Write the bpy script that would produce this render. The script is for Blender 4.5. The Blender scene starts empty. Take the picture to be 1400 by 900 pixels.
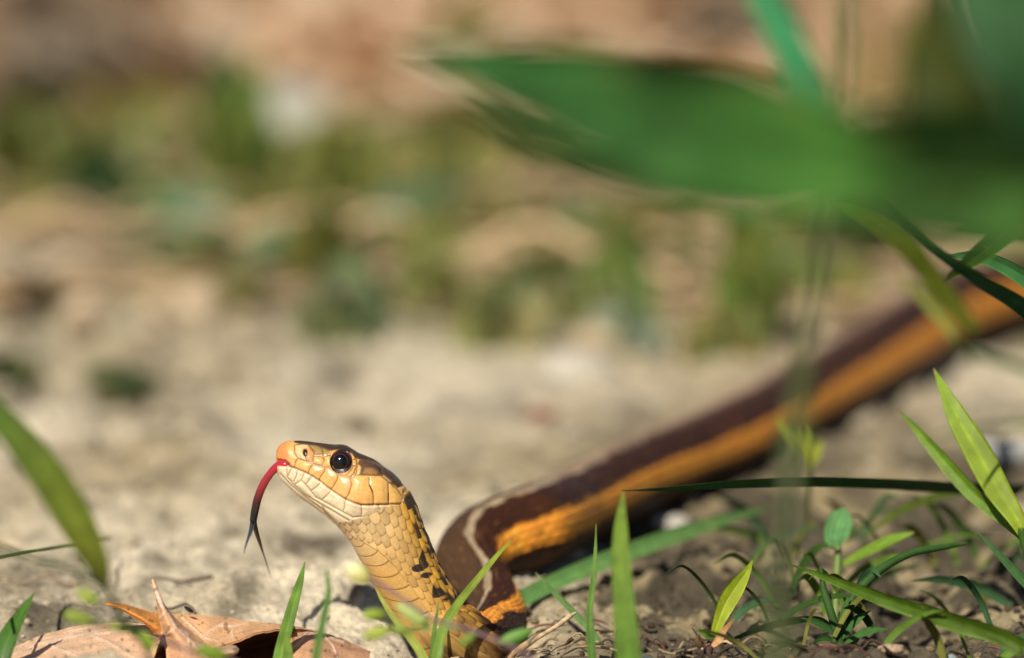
import bpy, math, random
import numpy as np
from mathutils import Vector

random.seed(7)
rng = np.random.default_rng(7)
SC = bpy.context.scene
COL = SC.collection

# ------------------------------------------------------------------ camera
K = 36.0 / 200.0 / 1400.0            # tangent per photo pixel
PITCH = math.radians(8.4)
CAMH = 0.1987
CAM = np.array([0.0, 0.0, CAMH])
FWD = np.array([0.0, math.cos(PITCH), -math.sin(PITCH)])
UPV = np.array([0.0, math.sin(PITCH), math.cos(PITCH)])
RGT = np.array([1.0, 0.0, 0.0])
cd = bpy.data.cameras.new('camera')
cd.lens = 200; cd.sensor_width = 36; cd.clip_start = 0.02; cd.clip_end = 3000
cd.dof.use_dof = True; cd.dof.focus_distance = 0.9955; cd.dof.aperture_fstop = 8.2
cam = bpy.data.objects.new('camera', cd); COL.objects.link(cam)
cam.location = CAM; cam.rotation_euler = (math.radians(90) - PITCH, 0, 0)
SC.camera = cam

# ------------------------------------------------------------------ light
SUN = Vector((-0.28, -0.66, 0.69)).normalized()
W = bpy.data.worlds.new('World'); SC.world = W; W.use_nodes = True
nt = W.node_tree
sky = nt.nodes.new('ShaderNodeTexSky'); sky.sky_type = 'NISHITA'; sky.sun_disc = False
sky.sun_elevation = math.asin(SUN.z); sky.sun_rotation = math.atan2(SUN.x, SUN.y)
nt.links.new(sky.outputs[0], nt.nodes['Background'].inputs[0])
nt.nodes['Background'].inputs[1].default_value = 0.05
sl = bpy.data.lights.new('sun', 'SUN'); sl.energy = 5.0; sl.angle = math.radians(0.53); sl.color = (1.0, 0.92, 0.79)
so = bpy.data.objects.new('sun', sl); COL.objects.link(so)
so.rotation_euler = SUN.to_track_quat('Z', 'Y').to_euler()
SC.view_settings.view_transform = 'Standard'; SC.view_settings.look = 'None'
SC.view_settings.exposure = 0.12; SC.view_settings.gamma = 1
SC.cycles.use_denoising = True
SC.cycles.max_bounces = 8; SC.cycles.transparent_max_bounces = 8
SC.cycles.sample_clamp_indirect = 4

# ------------------------------------------------------------------ helpers
def P(px, py, z=1.0):
    px = np.asarray(px, float); py = np.asarray(py, float); z = np.asarray(z, float)
    return CAM + z[..., None] * (FWD + ((px - 700) * K)[..., None] * RGT + ((450 - py) * K)[..., None] * UPV)
def depth_at(py, h=0.0):
    """camera depth where the sight line of row py meets height h"""
    d = FWD[2] + (450 - py) * K * UPV[2]
    return (CAMH - h) / -d
def G(px, py, h=0.0):
    return P(px, py, depth_at(py, h))

def _hash(ix, iy, seed):
    h = (ix.astype(np.int64) * 374761393 + iy.astype(np.int64) * 668265263 + seed * 974711) & 0xffffffff
    h = ((h ^ (h >> 13)) * 1274126177) & 0xffffffff
    h = h ^ (h >> 16)
    return h.astype(np.float64) / 0xffffffff
def vnoise(x, y, seed=0):
    ix = np.floor(x); iy = np.floor(y); fx = x - ix; fy = y - iy
    ix = ix.astype(np.int64); iy = iy.astype(np.int64)
    u = fx * fx * fx * (fx * (fx * 6 - 15) + 10); v = fy * fy * fy * (fy * (fy * 6 - 15) + 10)
    a = _hash(ix, iy, seed); b = _hash(ix + 1, iy, seed); c = _hash(ix, iy + 1, seed); d = _hash(ix + 1, iy + 1, seed)
    return (a + (b - a) * u + (c - a) * v + (a - b - c + d) * u * v) * 2 - 1
def fbm(x, y, octv=4, seed=0, gain=0.5):
    s = 0; a = 1.0; t = 0
    for o in range(octv):
        c, sn = math.cos(o * 1.1), math.sin(o * 1.1)
        s = s + a * vnoise((x * c - y * sn) * 2 ** o + 17.3 * o, (x * sn + y * c) * 2 ** o - 9.1 * o, seed + o); t += a; a *= gain
    return s / t
def smooth(e0, e1, x):
    t = np.clip((x - e0) / (e1 - e0), 0, 1); return t * t * (3 - 2 * t)
def crom(pts, n):
    """Catmull-Rom through pts (rows), n samples, roughly uniform in chord length"""
    pts = np.asarray(pts, float); m = len(pts)
    d = np.r_[0, np.cumsum(np.maximum(np.linalg.norm(np.diff(pts[:, :min(3, pts.shape[1])], axis=0), axis=1), 1e-9))]
    t = np.linspace(0, d[-1], n); return crom_at(pts, d, t)
def crom_at(pts, d, t):
    m = len(pts)
    i = np.clip(np.searchsorted(d, t, side='right') - 1, 0, m - 2)
    tang = np.zeros_like(pts)
    tang[1:-1] = (pts[2:] - pts[:-2]) / (d[2:] - d[:-2])[:, None]
    tang[0] = (pts[1] - pts[0]) / (d[1] - d[0]); tang[-1] = (pts[-1] - pts[-2]) / (d[-1] - d[-2])
    h = (d[i + 1] - d[i])[:, None]; u = ((t - d[i]) / h[:, 0])[:, None]
    return ((2 * u**3 - 3 * u**2 + 1) * pts[i] + (u**3 - 2 * u**2 + u) * h * tang[i]
            + (-2 * u**3 + 3 * u**2) * pts[i + 1] + (u**3 - u**2) * h * tang[i + 1])

def mesh_obj(name, verts, faces, mat, parent=None, col=None, uvw=None, smooth_sh=True):
    verts = np.asarray(verts, np.float32); faces = np.asarray(faces, np.int32)
    me = bpy.data.meshes.new(name)
    nv, nf, k = len(verts), len(faces), faces.shape[1]
    me.vertices.add(nv); me.vertices.foreach_set('co', verts.ravel())
    me.loops.add(nf * k); me.loops.foreach_set('vertex_index', faces.ravel())
    me.polygons.add(nf); me.polygons.foreach_set('loop_start', np.arange(0, nf * k, k, dtype=np.int32))
    me.update(calc_edges=True)
    me.polygons.foreach_set('use_smooth', np.full(nf, smooth_sh)); me.validate()
    if col is not None:
        a = me.attributes.new('Col', 'FLOAT_COLOR', 'POINT')
        c = np.ones((nv, 4), np.float32); c[:, :3] = col; a.data.foreach_set('color', c.ravel())
    if uvw is not None:
        a = me.attributes.new('uvw', 'FLOAT_VECTOR', 'POINT')
        c = np.zeros((nv, 3), np.float32); c[:, :uvw.shape[1]] = uvw; a.data.foreach_set('vector', c.ravel())
    me.materials.append(mat)
    o = bpy.data.objects.new(name, me); COL.objects.link(o)
    if parent is not None: o.parent = parent
    return o
def grid_faces(nr, nc, wrap=False):
    r = np.arange(nr - 1)[:, None]; c = np.arange(nc if wrap else nc - 1)[None, :]
    c2 = (c + 1) % nc
    return np.stack([r * nc + c, r * nc + c2, (r + 1) * nc + c2, (r + 1) * nc + c], -1).reshape(-1, 4)
def tag(o, label, cat, group=None, kind=None):
    if kind: o['kind'] = kind
    if label: o['label'] = label
    if cat: o['category'] = cat
    if group: o['group'] = group
    return o
def empty(name, loc, label, cat, group=None):
    o = bpy.data.objects.new(name, None); COL.objects.link(o)
    o.empty_display_size = 0.01
    o['root'] = 1; del o['root']
    o['label'] = label; o['category'] = cat
    if group: o['group'] = group
    o.location = (0, 0, 0)
    o['_base'] = [float(v) for v in loc]
    return o
def settle():
    """move each thing's Empty to its base, its parts staying where they are"""
    for o in list(COL.objects):
        if o.type == 'EMPTY' and '_base' in o.keys():
            b = Vector(o['_base']); del o['_base']
            for ch in o.children:
                shift(ch.data, -b)
                for g in ch.children: shift(g.data, -b)
            o.location = b
def shift(me, v):
    n = len(me.vertices); a = np.empty(n * 3, np.float32); me.vertices.foreach_get('co', a)
    a = a.reshape(-1, 3) + np.array(v, np.float32); me.vertices.foreach_set('co', a.ravel()); me.update()
def lin(r, g, b):
    return np.array([((c / 255) / 12.92 if c / 255 <= 0.04045 else ((c / 255 + 0.055) / 1.055) ** 2.4) for c in (r, g, b)])

# ------------------------------------------------------------------ materials
def mat_base(name, rough=0.5, spec=0.5):
    m = bpy.data.materials.new(name); m.use_nodes = True
    n = m.node_tree.nodes; l = m.node_tree.links
    b = n['Principled BSDF']; b.inputs['Roughness'].default_value = rough
    b.inputs['Specular IOR Level'].default_value = spec
    return m, n, l, b
def N(n, t, **kw):
    o = n.new(t)
    for k, v in kw.items():
        if k in o.inputs: o.inputs[k].default_value = v
        else: setattr(o, k, v)
    return o
def attr(n, name):
    a = n.new('ShaderNodeAttribute'); a.attribute_name = name; return a
def noise_mul(n, l, colsock, scale, lo, hi, vec=None, detail=4.0):
    """colour times a noise between lo and hi"""
    t = N(n, 'ShaderNodeTexNoise', Scale=scale, Detail=detail)
    if vec: l.new(vec, t.inputs['Vector'])
    mr = N(n, 'ShaderNodeMapRange'); mr.inputs['From Min'].default_value = 0.3; mr.inputs['From Max'].default_value = 0.7
    mr.inputs['To Min'].default_value = lo; mr.inputs['To Max'].default_value = hi
    l.new(t.outputs['Fac'], mr.inputs['Value'])
    mx = n.new('ShaderNodeVectorMath'); mx.operation = 'SCALE'
    l.new(colsock, mx.inputs[0]); l.new(mr.outputs[0], mx.inputs['Scale'])
    return mx.outputs[0]
def bump(n, l, b, sock, strength, dist, prev=None):
    bp = N(n, 'ShaderNodeBump', Strength=strength, Distance=dist)
    l.new(sock, bp.inputs['Height'])
    if prev: l.new(prev, bp.inputs['Normal'])
    l.new(bp.outputs[0], b.inputs['Normal']); return bp.outputs[0]

def make_ground_mat():
    m, n, l, b = mat_base('sandy soil', 0.95, 0.15)
    geo = n.new('ShaderNodeNewGeometry'); a = attr(n, 'Col')
    c = noise_mul(n, l, a.outputs['Color'], 900, 0.72, 1.22, geo.outputs['Position'], 6)
    c = noise_mul(n, l, c, 140, 0.74, 1.18, geo.outputs['Position'], 5)
    c = noise_mul(n, l, c, 45, 0.84, 1.12, geo.outputs['Position'], 3)
    l.new(c, b.inputs['Base Color'])
    t1 = N(n, 'ShaderNodeTexNoise', Scale=700, Detail=8, Roughness=0.65); l.new(geo.outputs['Position'], t1.inputs['Vector'])
    t2 = N(n, 'ShaderNodeTexVoronoi', Scale=1300); l.new(geo.outputs['Position'], t2.inputs['Vector'])
    p = bump(n, l, b, t1.outputs['Fac'], 0.9, 0.0012)
    bump(n, l, b, t2.outputs['Distance'], 0.5, 0.0003, p)
    return m
def make_crumb_mat():
    m, n, l, b = mat_base('soil crumb', 0.9, 0.25)
    geo = n.new('ShaderNodeNewGeometry'); a = attr(n, 'Col')
    c = noise_mul(n, l, a.outputs['Color'], 2200, 0.6, 1.35, geo.outputs['Position'], 5)
    l.new(c, b.inputs['Base Color'])
    t1 = N(n, 'ShaderNodeTexNoise', Scale=2500, Detail=6, Roughness=0.7); l.new(geo.outputs['Position'], t1.inputs['Vector'])
    bump(n, l, b, t1.outputs['Fac'], 0.8, 0.0003)
    return m
def make_snake_mat():
    m, n, l, b = mat_base('snake scales', 0.32, 0.42)
    a = attr(n, 'Col'); geo = n.new('ShaderNodeNewGeometry')
    c = noise_mul(n, l, a.outputs['Color'], 2600, 0.88, 1.10, geo.outputs['Position'], 5)
    c = noise_mul(n, l, c, 500, 0.92, 1.06, geo.outputs['Position'], 3)
    l.new(c, b.inputs['Base Color'])
    t1 = N(n, 'ShaderNodeTexNoise', Scale=4500, Detail=3); l.new(geo.outputs['Position'], t1.inputs['Vector'])
    bump(n, l, b, t1.outputs['Fac'], 0.25, 0.00008)
    b.inputs['Subsurface Weight'].default_value = 0.12
    u = attr(n, 'uvw'); sx = n.new('ShaderNodeSeparateXYZ'); l.new(u.outputs['Vector'], sx.inputs[0])
    for inp, lo, hi in (('Specular IOR Level', 0.42, 0.14), ('Roughness', 0.32, 0.5)):
        r = N(n, 'ShaderNodeMapRange'); l.new(sx.outputs['X'], r.inputs['Value']); r.inputs['To Min'].default_value = lo; r.inputs['To Max'].default_value = hi; l.new(r.outputs[0], b.inputs[inp])
    b.inputs['Subsurface Radius'].default_value = (0.0012, 0.0005, 0.0002); b.inputs['Subsurface Scale'].default_value = 1.0
    return m
def make_plant_mat(name, trans=0.4, rough=0.42, veins=26, spots=True, tr_tint=(1.25, 1.2, 0.5), spec=0.4):
    m, n, l, b = mat_base(name, rough, spec)
    a = attr(n, 'Col'); u = attr(n, 'uvw'); sx = n.new('ShaderNodeSeparateXYZ'); l.new(u.outputs['Vector'], sx.inputs[0])
    w = N(n, 'ShaderNodeMath', operation='MULTIPLY'); l.new(sx.outputs['X'], w.inputs[0]); w.inputs[1].default_value = veins * math.pi
    s = N(n, 'ShaderNodeMath', operation='SINE'); l.new(w.outputs[0], s.inputs[0])
    mr = N(n, 'ShaderNodeMapRange'); l.new(s.outputs[0], mr.inputs['Value'])
    mr.inputs['From Min'].default_value = -1; mr.inputs['To Min'].default_value = 0.84; mr.inputs['To Max'].default_value = 1.12
    mx = n.new('ShaderNodeVectorMath'); mx.operation = 'SCALE'; l.new(a.outputs['Color'], mx.inputs[0]); l.new(mr.outputs[0], mx.inputs['Scale'])
    geo = n.new('ShaderNodeNewGeometry')
    c = noise_mul(n, l, mx.outputs[0], 350, 0.8, 1.2, geo.outputs['Position'], 5)
    if spots:
        v = N(n, 'ShaderNodeTexNoise', Scale=900, Detail=2); l.new(geo.outputs['Position'], v.inputs['Vector'])
        r = N(n, 'ShaderNodeMapRange'); l.new(v.outputs['Fac'], r.inputs['Value']); r.inputs['From Min'].default_value = 0.66; r.inputs['From Max'].default_value = 0.75
        mi = N(n, 'ShaderNodeMix', data_type='RGBA'); l.new(r.outputs[0], mi.inputs['Factor']); l.new(c, mi.inputs[6]); mi.inputs[7].default_value = (0.35, 0.33, 0.08, 1)
        c = mi.outputs[2]
    l.new(c, b.inputs['Base Color'])
    bump(n, l, b, s.outputs[0], 0.35, 0.00012)
    tb = n.new('ShaderNodeBsdfTranslucent')
    tt = N(n, 'ShaderNodeVectorMath', operation='MULTIPLY'); l.new(c, tt.inputs[0]); tt.inputs[1].default_value = tr_tint
    l.new(tt.outputs[0], tb.inputs['Color'])
    ms = N(n, 'ShaderNodeMixShader'); ms.inputs[0].default_value = trans
    l.new(b.outputs[0], ms.inputs[1]); l.new(tb.outputs[0], ms.inputs[2])
    l.new(ms.outputs[0], n['Material Output'].inputs['Surface'])
    return m
def make_dead_mat():
    m, n, l, b = mat_base('dry leaf', 0.6, 0.3)
    a = attr(n, 'Col'); geo = n.new('ShaderNodeNewGeometry')
    v = N(n, 'ShaderNodeTexVoronoi', Scale=1400, feature='DISTANCE_TO_EDGE'); l.new(geo.outputs['Position'], v.inputs['Vector'])
    r = N(n, 'ShaderNodeMapRange'); l.new(v.outputs['Distance'], r.inputs['Value']); r.inputs['From Max'].default_value = 0.12
    r.inputs['To Min'].default_value = 1.22; r.inputs['To Max'].default_value = 0.92
    mx = n.new('ShaderNodeVectorMath'); mx.operation = 'SCALE'; l.new(a.outputs['Color'], mx.inputs[0]); l.new(r.outputs[0], mx.inputs['Scale'])
    c = noise_mul(n, l, mx.outputs[0], 260, 0.82, 1.18, geo.outputs['Position'], 6)
    c = noise_mul(n, l, c, 3000, 0.85, 1.12, geo.outputs['Position'], 3)
    l.new(c, b.inputs['Base Color'])
    bump(n, l, b, r.outputs[0], 0.4, 0.00015)
    tb = n.new('ShaderNodeBsdfTranslucent'); tt = N(n, 'ShaderNodeVectorMath', operation='MULTIPLY'); l.new(c, tt.inputs[0]); tt.inputs[1].default_value = (1.1, 0.75, 0.42)
    l.new(tt.outputs[0], tb.inputs['Color'])
    ms = N(n, 'ShaderNodeMixShader'); ms.inputs[0].default_value = 0.3
    l.new(b.outputs[0], ms.inputs[1]); l.new(tb.outputs[0], ms.inputs[2]); l.new(ms.outputs[0], n['Material Output'].inputs['Surface'])
    return m
def make_eye_mat():
    m, n, l, b = mat_base('snake eye', 0.10, 0.35)
    l.new(attr(n, 'Col').outputs['Color'], b.inputs['Base Color']); b.inputs['Coat Weight'].default_value = 0.5; b.inputs['Coat Roughness'].default_value = 0.13
    return m
def make_tongue_mat():
    m, n, l, b = mat_base('wet tongue', 0.22, 0.6)
    l.new(attr(n, 'Col').outputs['Color'], b.inputs['Base Color']); b.inputs['Coat Weight'].default_value = 0.5
    b.inputs['Subsurface Weight'].default_value = 0.15; b.inputs['Subsurface Radius'].default_value = (0.001, 0.0002, 0.0002); b.inputs['Subsurface Scale'].default_value = 1.0
    return m
def make_bark_mat():
    m, n, l, b = mat_base('dry stem', 0.7, 0.3)
    geo = n.new('ShaderNodeNewGeometry'); c = noise_mul(n, l, attr(n, 'Col').outputs['Color'], 1500, 0.6, 1.3, geo.outputs['Position'], 6)
    l.new(c, b.inputs['Base Color'])
    t1 = N(n, 'ShaderNodeTexNoise', Scale=1800, Detail=5); l.new(geo.outputs['Position'], t1.inputs['Vector']); bump(n, l, b, t1.outputs['Fac'], 0.6, 0.0003)
    return m
M_ground = make_ground_mat(); M_crumb = make_crumb_mat(); M_snake = make_snake_mat()
M_grass = make_plant_mat('grass blade', 0.42, 0.4, 16)
M_broad = make_plant_mat('broad leaf', 0.35, 0.5, 5, spec=0.18, tr_tint=(1.0, 1.2, 0.5))
M_dark = make_plant_mat('dark grass blade', 0.25, 0.55, 14, spec=0.15, spots=False, tr_tint=(0.8, 1.2, 0.5))
M_petal = make_plant_mat('bud', 0.45, 0.5, 4, spots=False, tr_tint=(1.1, 1.1, 0.7))
M_dead = make_dead_mat(); M_eye = make_eye_mat(); M_tongue = make_tongue_mat(); M_bark = make_bark_mat()

# ------------------------------------------------------------------ ground
PITS = [  # px, py, half width px, depth mm (negative = bump), stretch in depth m
    (440, 742, 42, 3.5, .010), (180, 735, 26, 2.2, .008), (215, 728, 30, 2.4, .008), (60, 800, 60, 2.6, .012), (270, 790, 22, 2, .007),
    (330, 775, 40, 2.0, .008), (475, 812, 12, 3.0, .004), (470, 512, 30, 6, .02), (175, 540, 60, 5, .02), (30, 520, 50, 4, .02), (120, 780, 50, 2.2, .01),
    (900, 740, 60, 4.0, .012), (950, 790, 40, 3.4, .008), (1060, 740, 60, 4, .010), (840, 830, 40, 3, .008), (1240, 790, 60, 4, .012), (1320, 770, 60, 5, .016),
    (1300, 840, 60, 4, .009), (1180, 700, 50, 3.5, .012), (880, 800, 30, 3, .006), (1010, 800, 30, 2.4, .006),
    (610, 880, 45, 3.0, .014),
    (120, 700, 60, -2, .02), (300, 640, 90, -3, .03), (250, 600, 60, -3, .02), (480, 790, 30, -1.5, .008), (870, 880, 45, -2.0, .008), (740, 880, 40, -1.5, .006)]
PITW = []
def ground_h(x, y):
    far = smooth(1.15, 1.6, y)
    h = 0.0035 * fbm(x * 16, y * 12, 4, 3) + 0.0042 * fbm(x * 60, y * 45, 4, 11) - 0.0030 * np.maximum(0, fbm(x * 95, y * 70, 3, 15) - .15) + 0.0020 * np.abs(fbm(x * 170, y * 140, 3, 21)) + far * 0.010 * fbm(x * 9, y * 7, 4, 5)
    rt = smooth(0.005, 0.03, x) * smooth(1.16, 1.08, y) * smooth(0.9, 0.96, y) * smooth(0.3, 0.2, x)
    h = h - rt * (0.0035 * np.maximum(0, fbm(x * 130, y * 90, 3, 71) - .02) * 2 + 0.002 * np.abs(fbm(x * 260, y * 220, 3, 27)))
    h = h + 0.0006 * fbm(x * 600, y * 600, 2, 31)
    for p, w, d, s in PITW:
        dx = (x - p[0]) / w; dy = (y - p[1]) / s
        h = h - d * np.exp(-(dx * dx + dy * dy) * 0.9) * (1 + 0.3 * fbm(x * 220, y * 220, 2, 9))
    # the leaf, the snake's neck and the litter lie in a slight dip along the near edge
    h = h - 0.0045 * np.exp(-((y - 0.985) / 0.022) ** 2) - 0.0090 * np.exp(-((y - 0.972) / 0.018) ** 2 - ((x + 0.058) / 0.04) ** 4) - 0.005 * np.exp(-((y - 0.995) / 0.018) ** 2 - ((x + 0.006) / 0.012) ** 2)
    return h
def gh(p): return float(ground_h(np.array([p[0]]), np.array([p[1]]))[0])

def Gs(px, py):
    """where the sight line of one pixel first meets the uneven ground"""
    d = FWD + (px - 700) * K * RGT + (450 - py) * K * UPV
    z0 = float(depth_at(py)); zs = np.linspace(max(.9, z0 * .9), z0 * 1.15, 400); q = CAM + zs[:, None] * d
    b = q[:, 2] < ground_h(q[:, 0], q[:, 1])
    k = int(np.argmax(b)) if b.any() else 200
    return q[k]
def axis(lo, hi, step, grow, end_lo, end_hi):
    core = np.arange(lo, hi, step); a = [core]
    x = hi; s = step; r = []
    while x < end_hi: r.append(x); s *= grow; x += s
    r.append(end_hi)
    x = lo - step; s = step; lft = []
    while x > end_lo: lft.append(x); s *= grow; x -= s
    lft.append(end_lo)
    return np.array(lft[::-1] + list(core) + r)
gy = axis(0.955, 1.08, 0.00055, 1.018, -400, 900)
gx = axis(-0.10, 0.115, 0.0006, 1.045, -600, 600)
PITW = [(Gs(px, py), w * K * depth_at(py), d * 1e-3, s) for px, py, w, d, s in PITS]
X, Y = np.meshgrid(gx, gy)
fade = np.exp(-(np.maximum(0, np.abs(X) - 2) + np.maximum(0, np.abs(Y - 1) - 4)) / 4)
Z = ground_h(X, Y) * fade
def ground_col(X, Y):
    sand = np.array([0.43, 0.35, 0.22]); pale = np.array([0.70, 0.61, 0.45]); dark = np.array([0.085, 0.070, 0.050])
    brown = np.array([0.72, 0.55, 0.36]); olive = np.array([0.34, 0.33, 0.15])
    t = smooth(-0.5, 0.5, fbm(X * 26, Y * 14, 4, 41))[..., None]
    c = sand * (1 - t) + pale * t
    far = smooth(1.38, 1.95, Y + 0.12 * fbm(X * 9, Y * 4, 3, 55))[..., None]
    c = c * (1 - far) + (brown * (0.85 + 0.45 * fbm(X * 14, Y * 7, 3, 61)[..., None])) * far
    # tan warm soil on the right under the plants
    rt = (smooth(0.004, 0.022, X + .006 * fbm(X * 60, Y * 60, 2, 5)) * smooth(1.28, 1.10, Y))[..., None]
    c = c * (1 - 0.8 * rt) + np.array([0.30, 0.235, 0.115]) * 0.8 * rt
    # humus and mould patches; dappled plant shade painted in on the right
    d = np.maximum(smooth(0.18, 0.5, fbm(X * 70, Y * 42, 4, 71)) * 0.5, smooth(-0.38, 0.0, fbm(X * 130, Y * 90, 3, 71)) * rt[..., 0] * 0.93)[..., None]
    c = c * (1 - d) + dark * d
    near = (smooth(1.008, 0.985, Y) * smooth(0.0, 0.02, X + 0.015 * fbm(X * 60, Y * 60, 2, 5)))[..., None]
    c = c * (1 - 0.75 * near) + dark * 1.3 * near * 0.75  # darker towards the near right edge
    g = (smooth(1.28, 1.4, Y) * smooth(1.95, 1.7, Y) * smooth(-0.35, 0.4, fbm(X * 16, Y * 9, 3, 81)))[..., None]
    c = c * (1 - 0.7 * g) + olive * 0.7 * g
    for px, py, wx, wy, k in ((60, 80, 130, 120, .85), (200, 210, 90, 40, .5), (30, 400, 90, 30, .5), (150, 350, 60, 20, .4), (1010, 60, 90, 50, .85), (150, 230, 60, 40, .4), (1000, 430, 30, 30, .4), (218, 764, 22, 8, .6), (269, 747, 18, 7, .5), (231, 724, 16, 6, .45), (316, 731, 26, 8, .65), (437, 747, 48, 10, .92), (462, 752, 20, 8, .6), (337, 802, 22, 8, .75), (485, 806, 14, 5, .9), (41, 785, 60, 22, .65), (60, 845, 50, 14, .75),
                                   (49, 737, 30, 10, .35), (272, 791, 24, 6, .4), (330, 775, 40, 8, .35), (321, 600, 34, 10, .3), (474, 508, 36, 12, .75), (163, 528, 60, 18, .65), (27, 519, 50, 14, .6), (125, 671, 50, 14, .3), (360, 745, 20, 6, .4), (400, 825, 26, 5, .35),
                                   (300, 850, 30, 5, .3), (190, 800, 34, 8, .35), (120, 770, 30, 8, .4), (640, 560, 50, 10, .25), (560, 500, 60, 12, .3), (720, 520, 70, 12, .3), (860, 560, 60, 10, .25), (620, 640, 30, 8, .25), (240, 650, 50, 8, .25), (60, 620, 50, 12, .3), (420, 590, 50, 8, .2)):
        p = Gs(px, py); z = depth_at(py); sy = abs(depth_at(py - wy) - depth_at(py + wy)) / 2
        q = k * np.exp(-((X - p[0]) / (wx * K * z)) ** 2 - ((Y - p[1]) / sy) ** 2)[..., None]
        c = c * (1 - q) + dark * q  # dark soil spots, with pit shadows and far shade painted in
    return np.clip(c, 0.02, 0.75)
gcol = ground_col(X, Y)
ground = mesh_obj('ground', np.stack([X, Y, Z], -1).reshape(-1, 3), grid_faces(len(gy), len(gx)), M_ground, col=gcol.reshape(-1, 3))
tag(ground, 'pale sandy soil with small pits and clods', None, kind='structure')

# ------------------------------------------------------------------ shape tools
def polydist(px, py, lines):
    """least distance of points to polylines, photo-plane units"""
    best = np.full(px.shape, 1e9)
    for ln in lines:
        ln = np.asarray(ln, float)
        for a, b in zip(ln[:-1], ln[1:]):
            d = b - a; L = d @ d + 1e-12
            t = np.clip(((px - a[0]) * d[0] + (py - a[1]) * d[1]) / L, 0, 1)
            best = np.minimum(best, np.hypot(px - a[0] - t * d[0], py - a[1] - t * d[1]))
    return best
def inpoly(px, py, poly):
    ins = np.zeros(px.shape, bool); n = len(poly)
    for i in range(n):
        x1, y1 = poly[i]; x2, y2 = poly[(i + 1) % n]
        c = (y1 > py) != (y2 > py)
        ins ^= c & (px < (x2 - x1) * (py - y1) / ((y2 - y1) or 1e-9) + x1)
    return ins
def polymask(px, py, poly, feather):
    d = polydist(px, py, [list(poly) + [poly[0]]]); d = np.where(inpoly(px, py, poly), d, -d)
    return smooth(-feather, feather, d)
def normals_of(Pn, wrap):
    du = np.gradient(Pn, axis=0)
    dv = (np.roll(Pn, -1, 1) - np.roll(Pn, 1, 1)) if wrap else np.gradient(Pn, axis=1)
    n = np.cross(du, dv); L = np.linalg.norm(n, axis=-1, keepdims=True)
    return n / np.maximum(L, 1e-12)
def cgrad(stops, t):
    ts = np.array([s[0] for s in stops]); cs = np.array([s[1] for s in stops])
    return np.stack([np.interp(t, ts, cs[:, i]) for i in range(3)], -1)

# ------------------------------------------------------------------ the snake
def Z2(*p): return [(370 + x / 6.925, 590 + y / 6.925) for x, y in p]
def Z1(*p): return [(320 + x / 3.4625, 580 + y / 3.4625) for x, y in p]
HEAD = [  # dorsal point, ventral point, half width, squareness
    ((377.6, 626), (379.0, 630), 2.0), ((378.2, 620), (378.6, 638), 9), ((380.5, 614.5), (379.6, 645), 12.5), ((385.5, 609), (382.5, 651), 15.5),
    ((393, 605.3), (387, 657), 19), ((402, 604.2), (392.5, 662.5), 23), ((413, 604), (399.5, 669), 28),
    ((431, 606), (410, 678.5), 35), ((451, 609), (422, 687), 39), ((468, 611.7), (432, 694), 43), ((480, 616), (440, 700), 46),
    ((493, 622), (447, 705.5), 49.5), ((508.6, 628), (453, 711), 53), ((521.6, 636), (457.5, 715.5), 54.5), ((533, 644), (461.5, 719.5), 54),
    ((543, 653.5), (465.5, 724), 52), ((550.5, 662), (469, 728), 49.5), ((557.7, 674.5), (473, 733), 46.5), ((564, 687), (477, 738.5), 44.5),
    ((569, 700), (481, 744), 43.5), ((572.5, 712), (485, 751), 43), ((577, 725), (489.5, 760), 43), ((584, 742), (494.5, 769), 43),
    ((593, 765), (502, 783), 43.5), ((604.5, 788), (511, 801), 44.5), ((617.5, 811), (522, 819), 46), ((631, 836), (536, 842), 47)]
st = []      # stations: centre, dorsal half axis, lateral half axis (toward the camera)
toward = -FWD
for T, B, hw in HEAD:
    T3 = P(T[0], T[1]); B3 = P(B[0], B[1])
    st.append(np.concatenate([(T3 + B3) / 2, (T3 - B3) / 2, toward * hw * K, [T[0], T[1], B[0], B[1], 1.0]]))
# below and behind: the folded neck and the trunk that runs off to the right
BODY = [  # px, py, depth (0: lies on the ground), radius px, dorsal direction in (right, up, toward camera)
    (612, 870, 0.998, 47, (0.86, 0.35, -0.05)), (648, 892, 0.999, 45, (0.2, 0.95, 0.25)), (672, 874, 1.010, 39, (0.1, 0.85, 0.5)), (679, 846, 1.022, 38, (0.7, 0.3, 0.6)), (660, 808, 1.032, 40, (0.92, 0.0, 0.3)),
    (638, 772, 1.040, 45, (0.7, -0.2, 0.7)), (660, 745, 1.048, 51, (0.25, -0.12, 0.97)), (722, 722, 1.056, 55, (0.0, -0.08, 1.0)), (780, 697, 0, 52, (0, -0.06, 1.0)), (850, 661, 0, 51, (0, -0.07, 1.0)),
    (925, 629, 0, 50, (0, -0.09, 1.0)), (1000, 597, 0, 51, (0, -0.09, 1.0)), (1100, 545, 0, 52, (0, -0.08, 1.0)), (1200, 487, 0, 54, (0, -0.06, 1.0)), (1290, 434, 0, 55, (0, -0.04, 1.0)),
    (1390, 400, 0, 53, (0, 0.0, 1.0)), (1500, 388, 0, 46, (0, 0.1, 1.0)), (1640, 376, 0, 38, (0, 0.5, 0.9)), (1800, 392, 0, 33, (0, 0.8, 0.6)), (1960, 420, 0, 22, (0, 1, 0.2)), (2100, 436, 0, 10, (0, 1, 0)), (2180, 440, 0, 1.5, (0, 1, 0))]
bc = []
for px, py, z, r, dv in BODY:
    if z == 0:
        z = depth_at(py, 0.0075)
        for _ in range(3): z = depth_at(py, r * K * z * 0.88)
    bc.append((P(px, py, z), r * K * z, dv[0] * RGT + dv[1] * UPV + dv[2] * toward))
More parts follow.
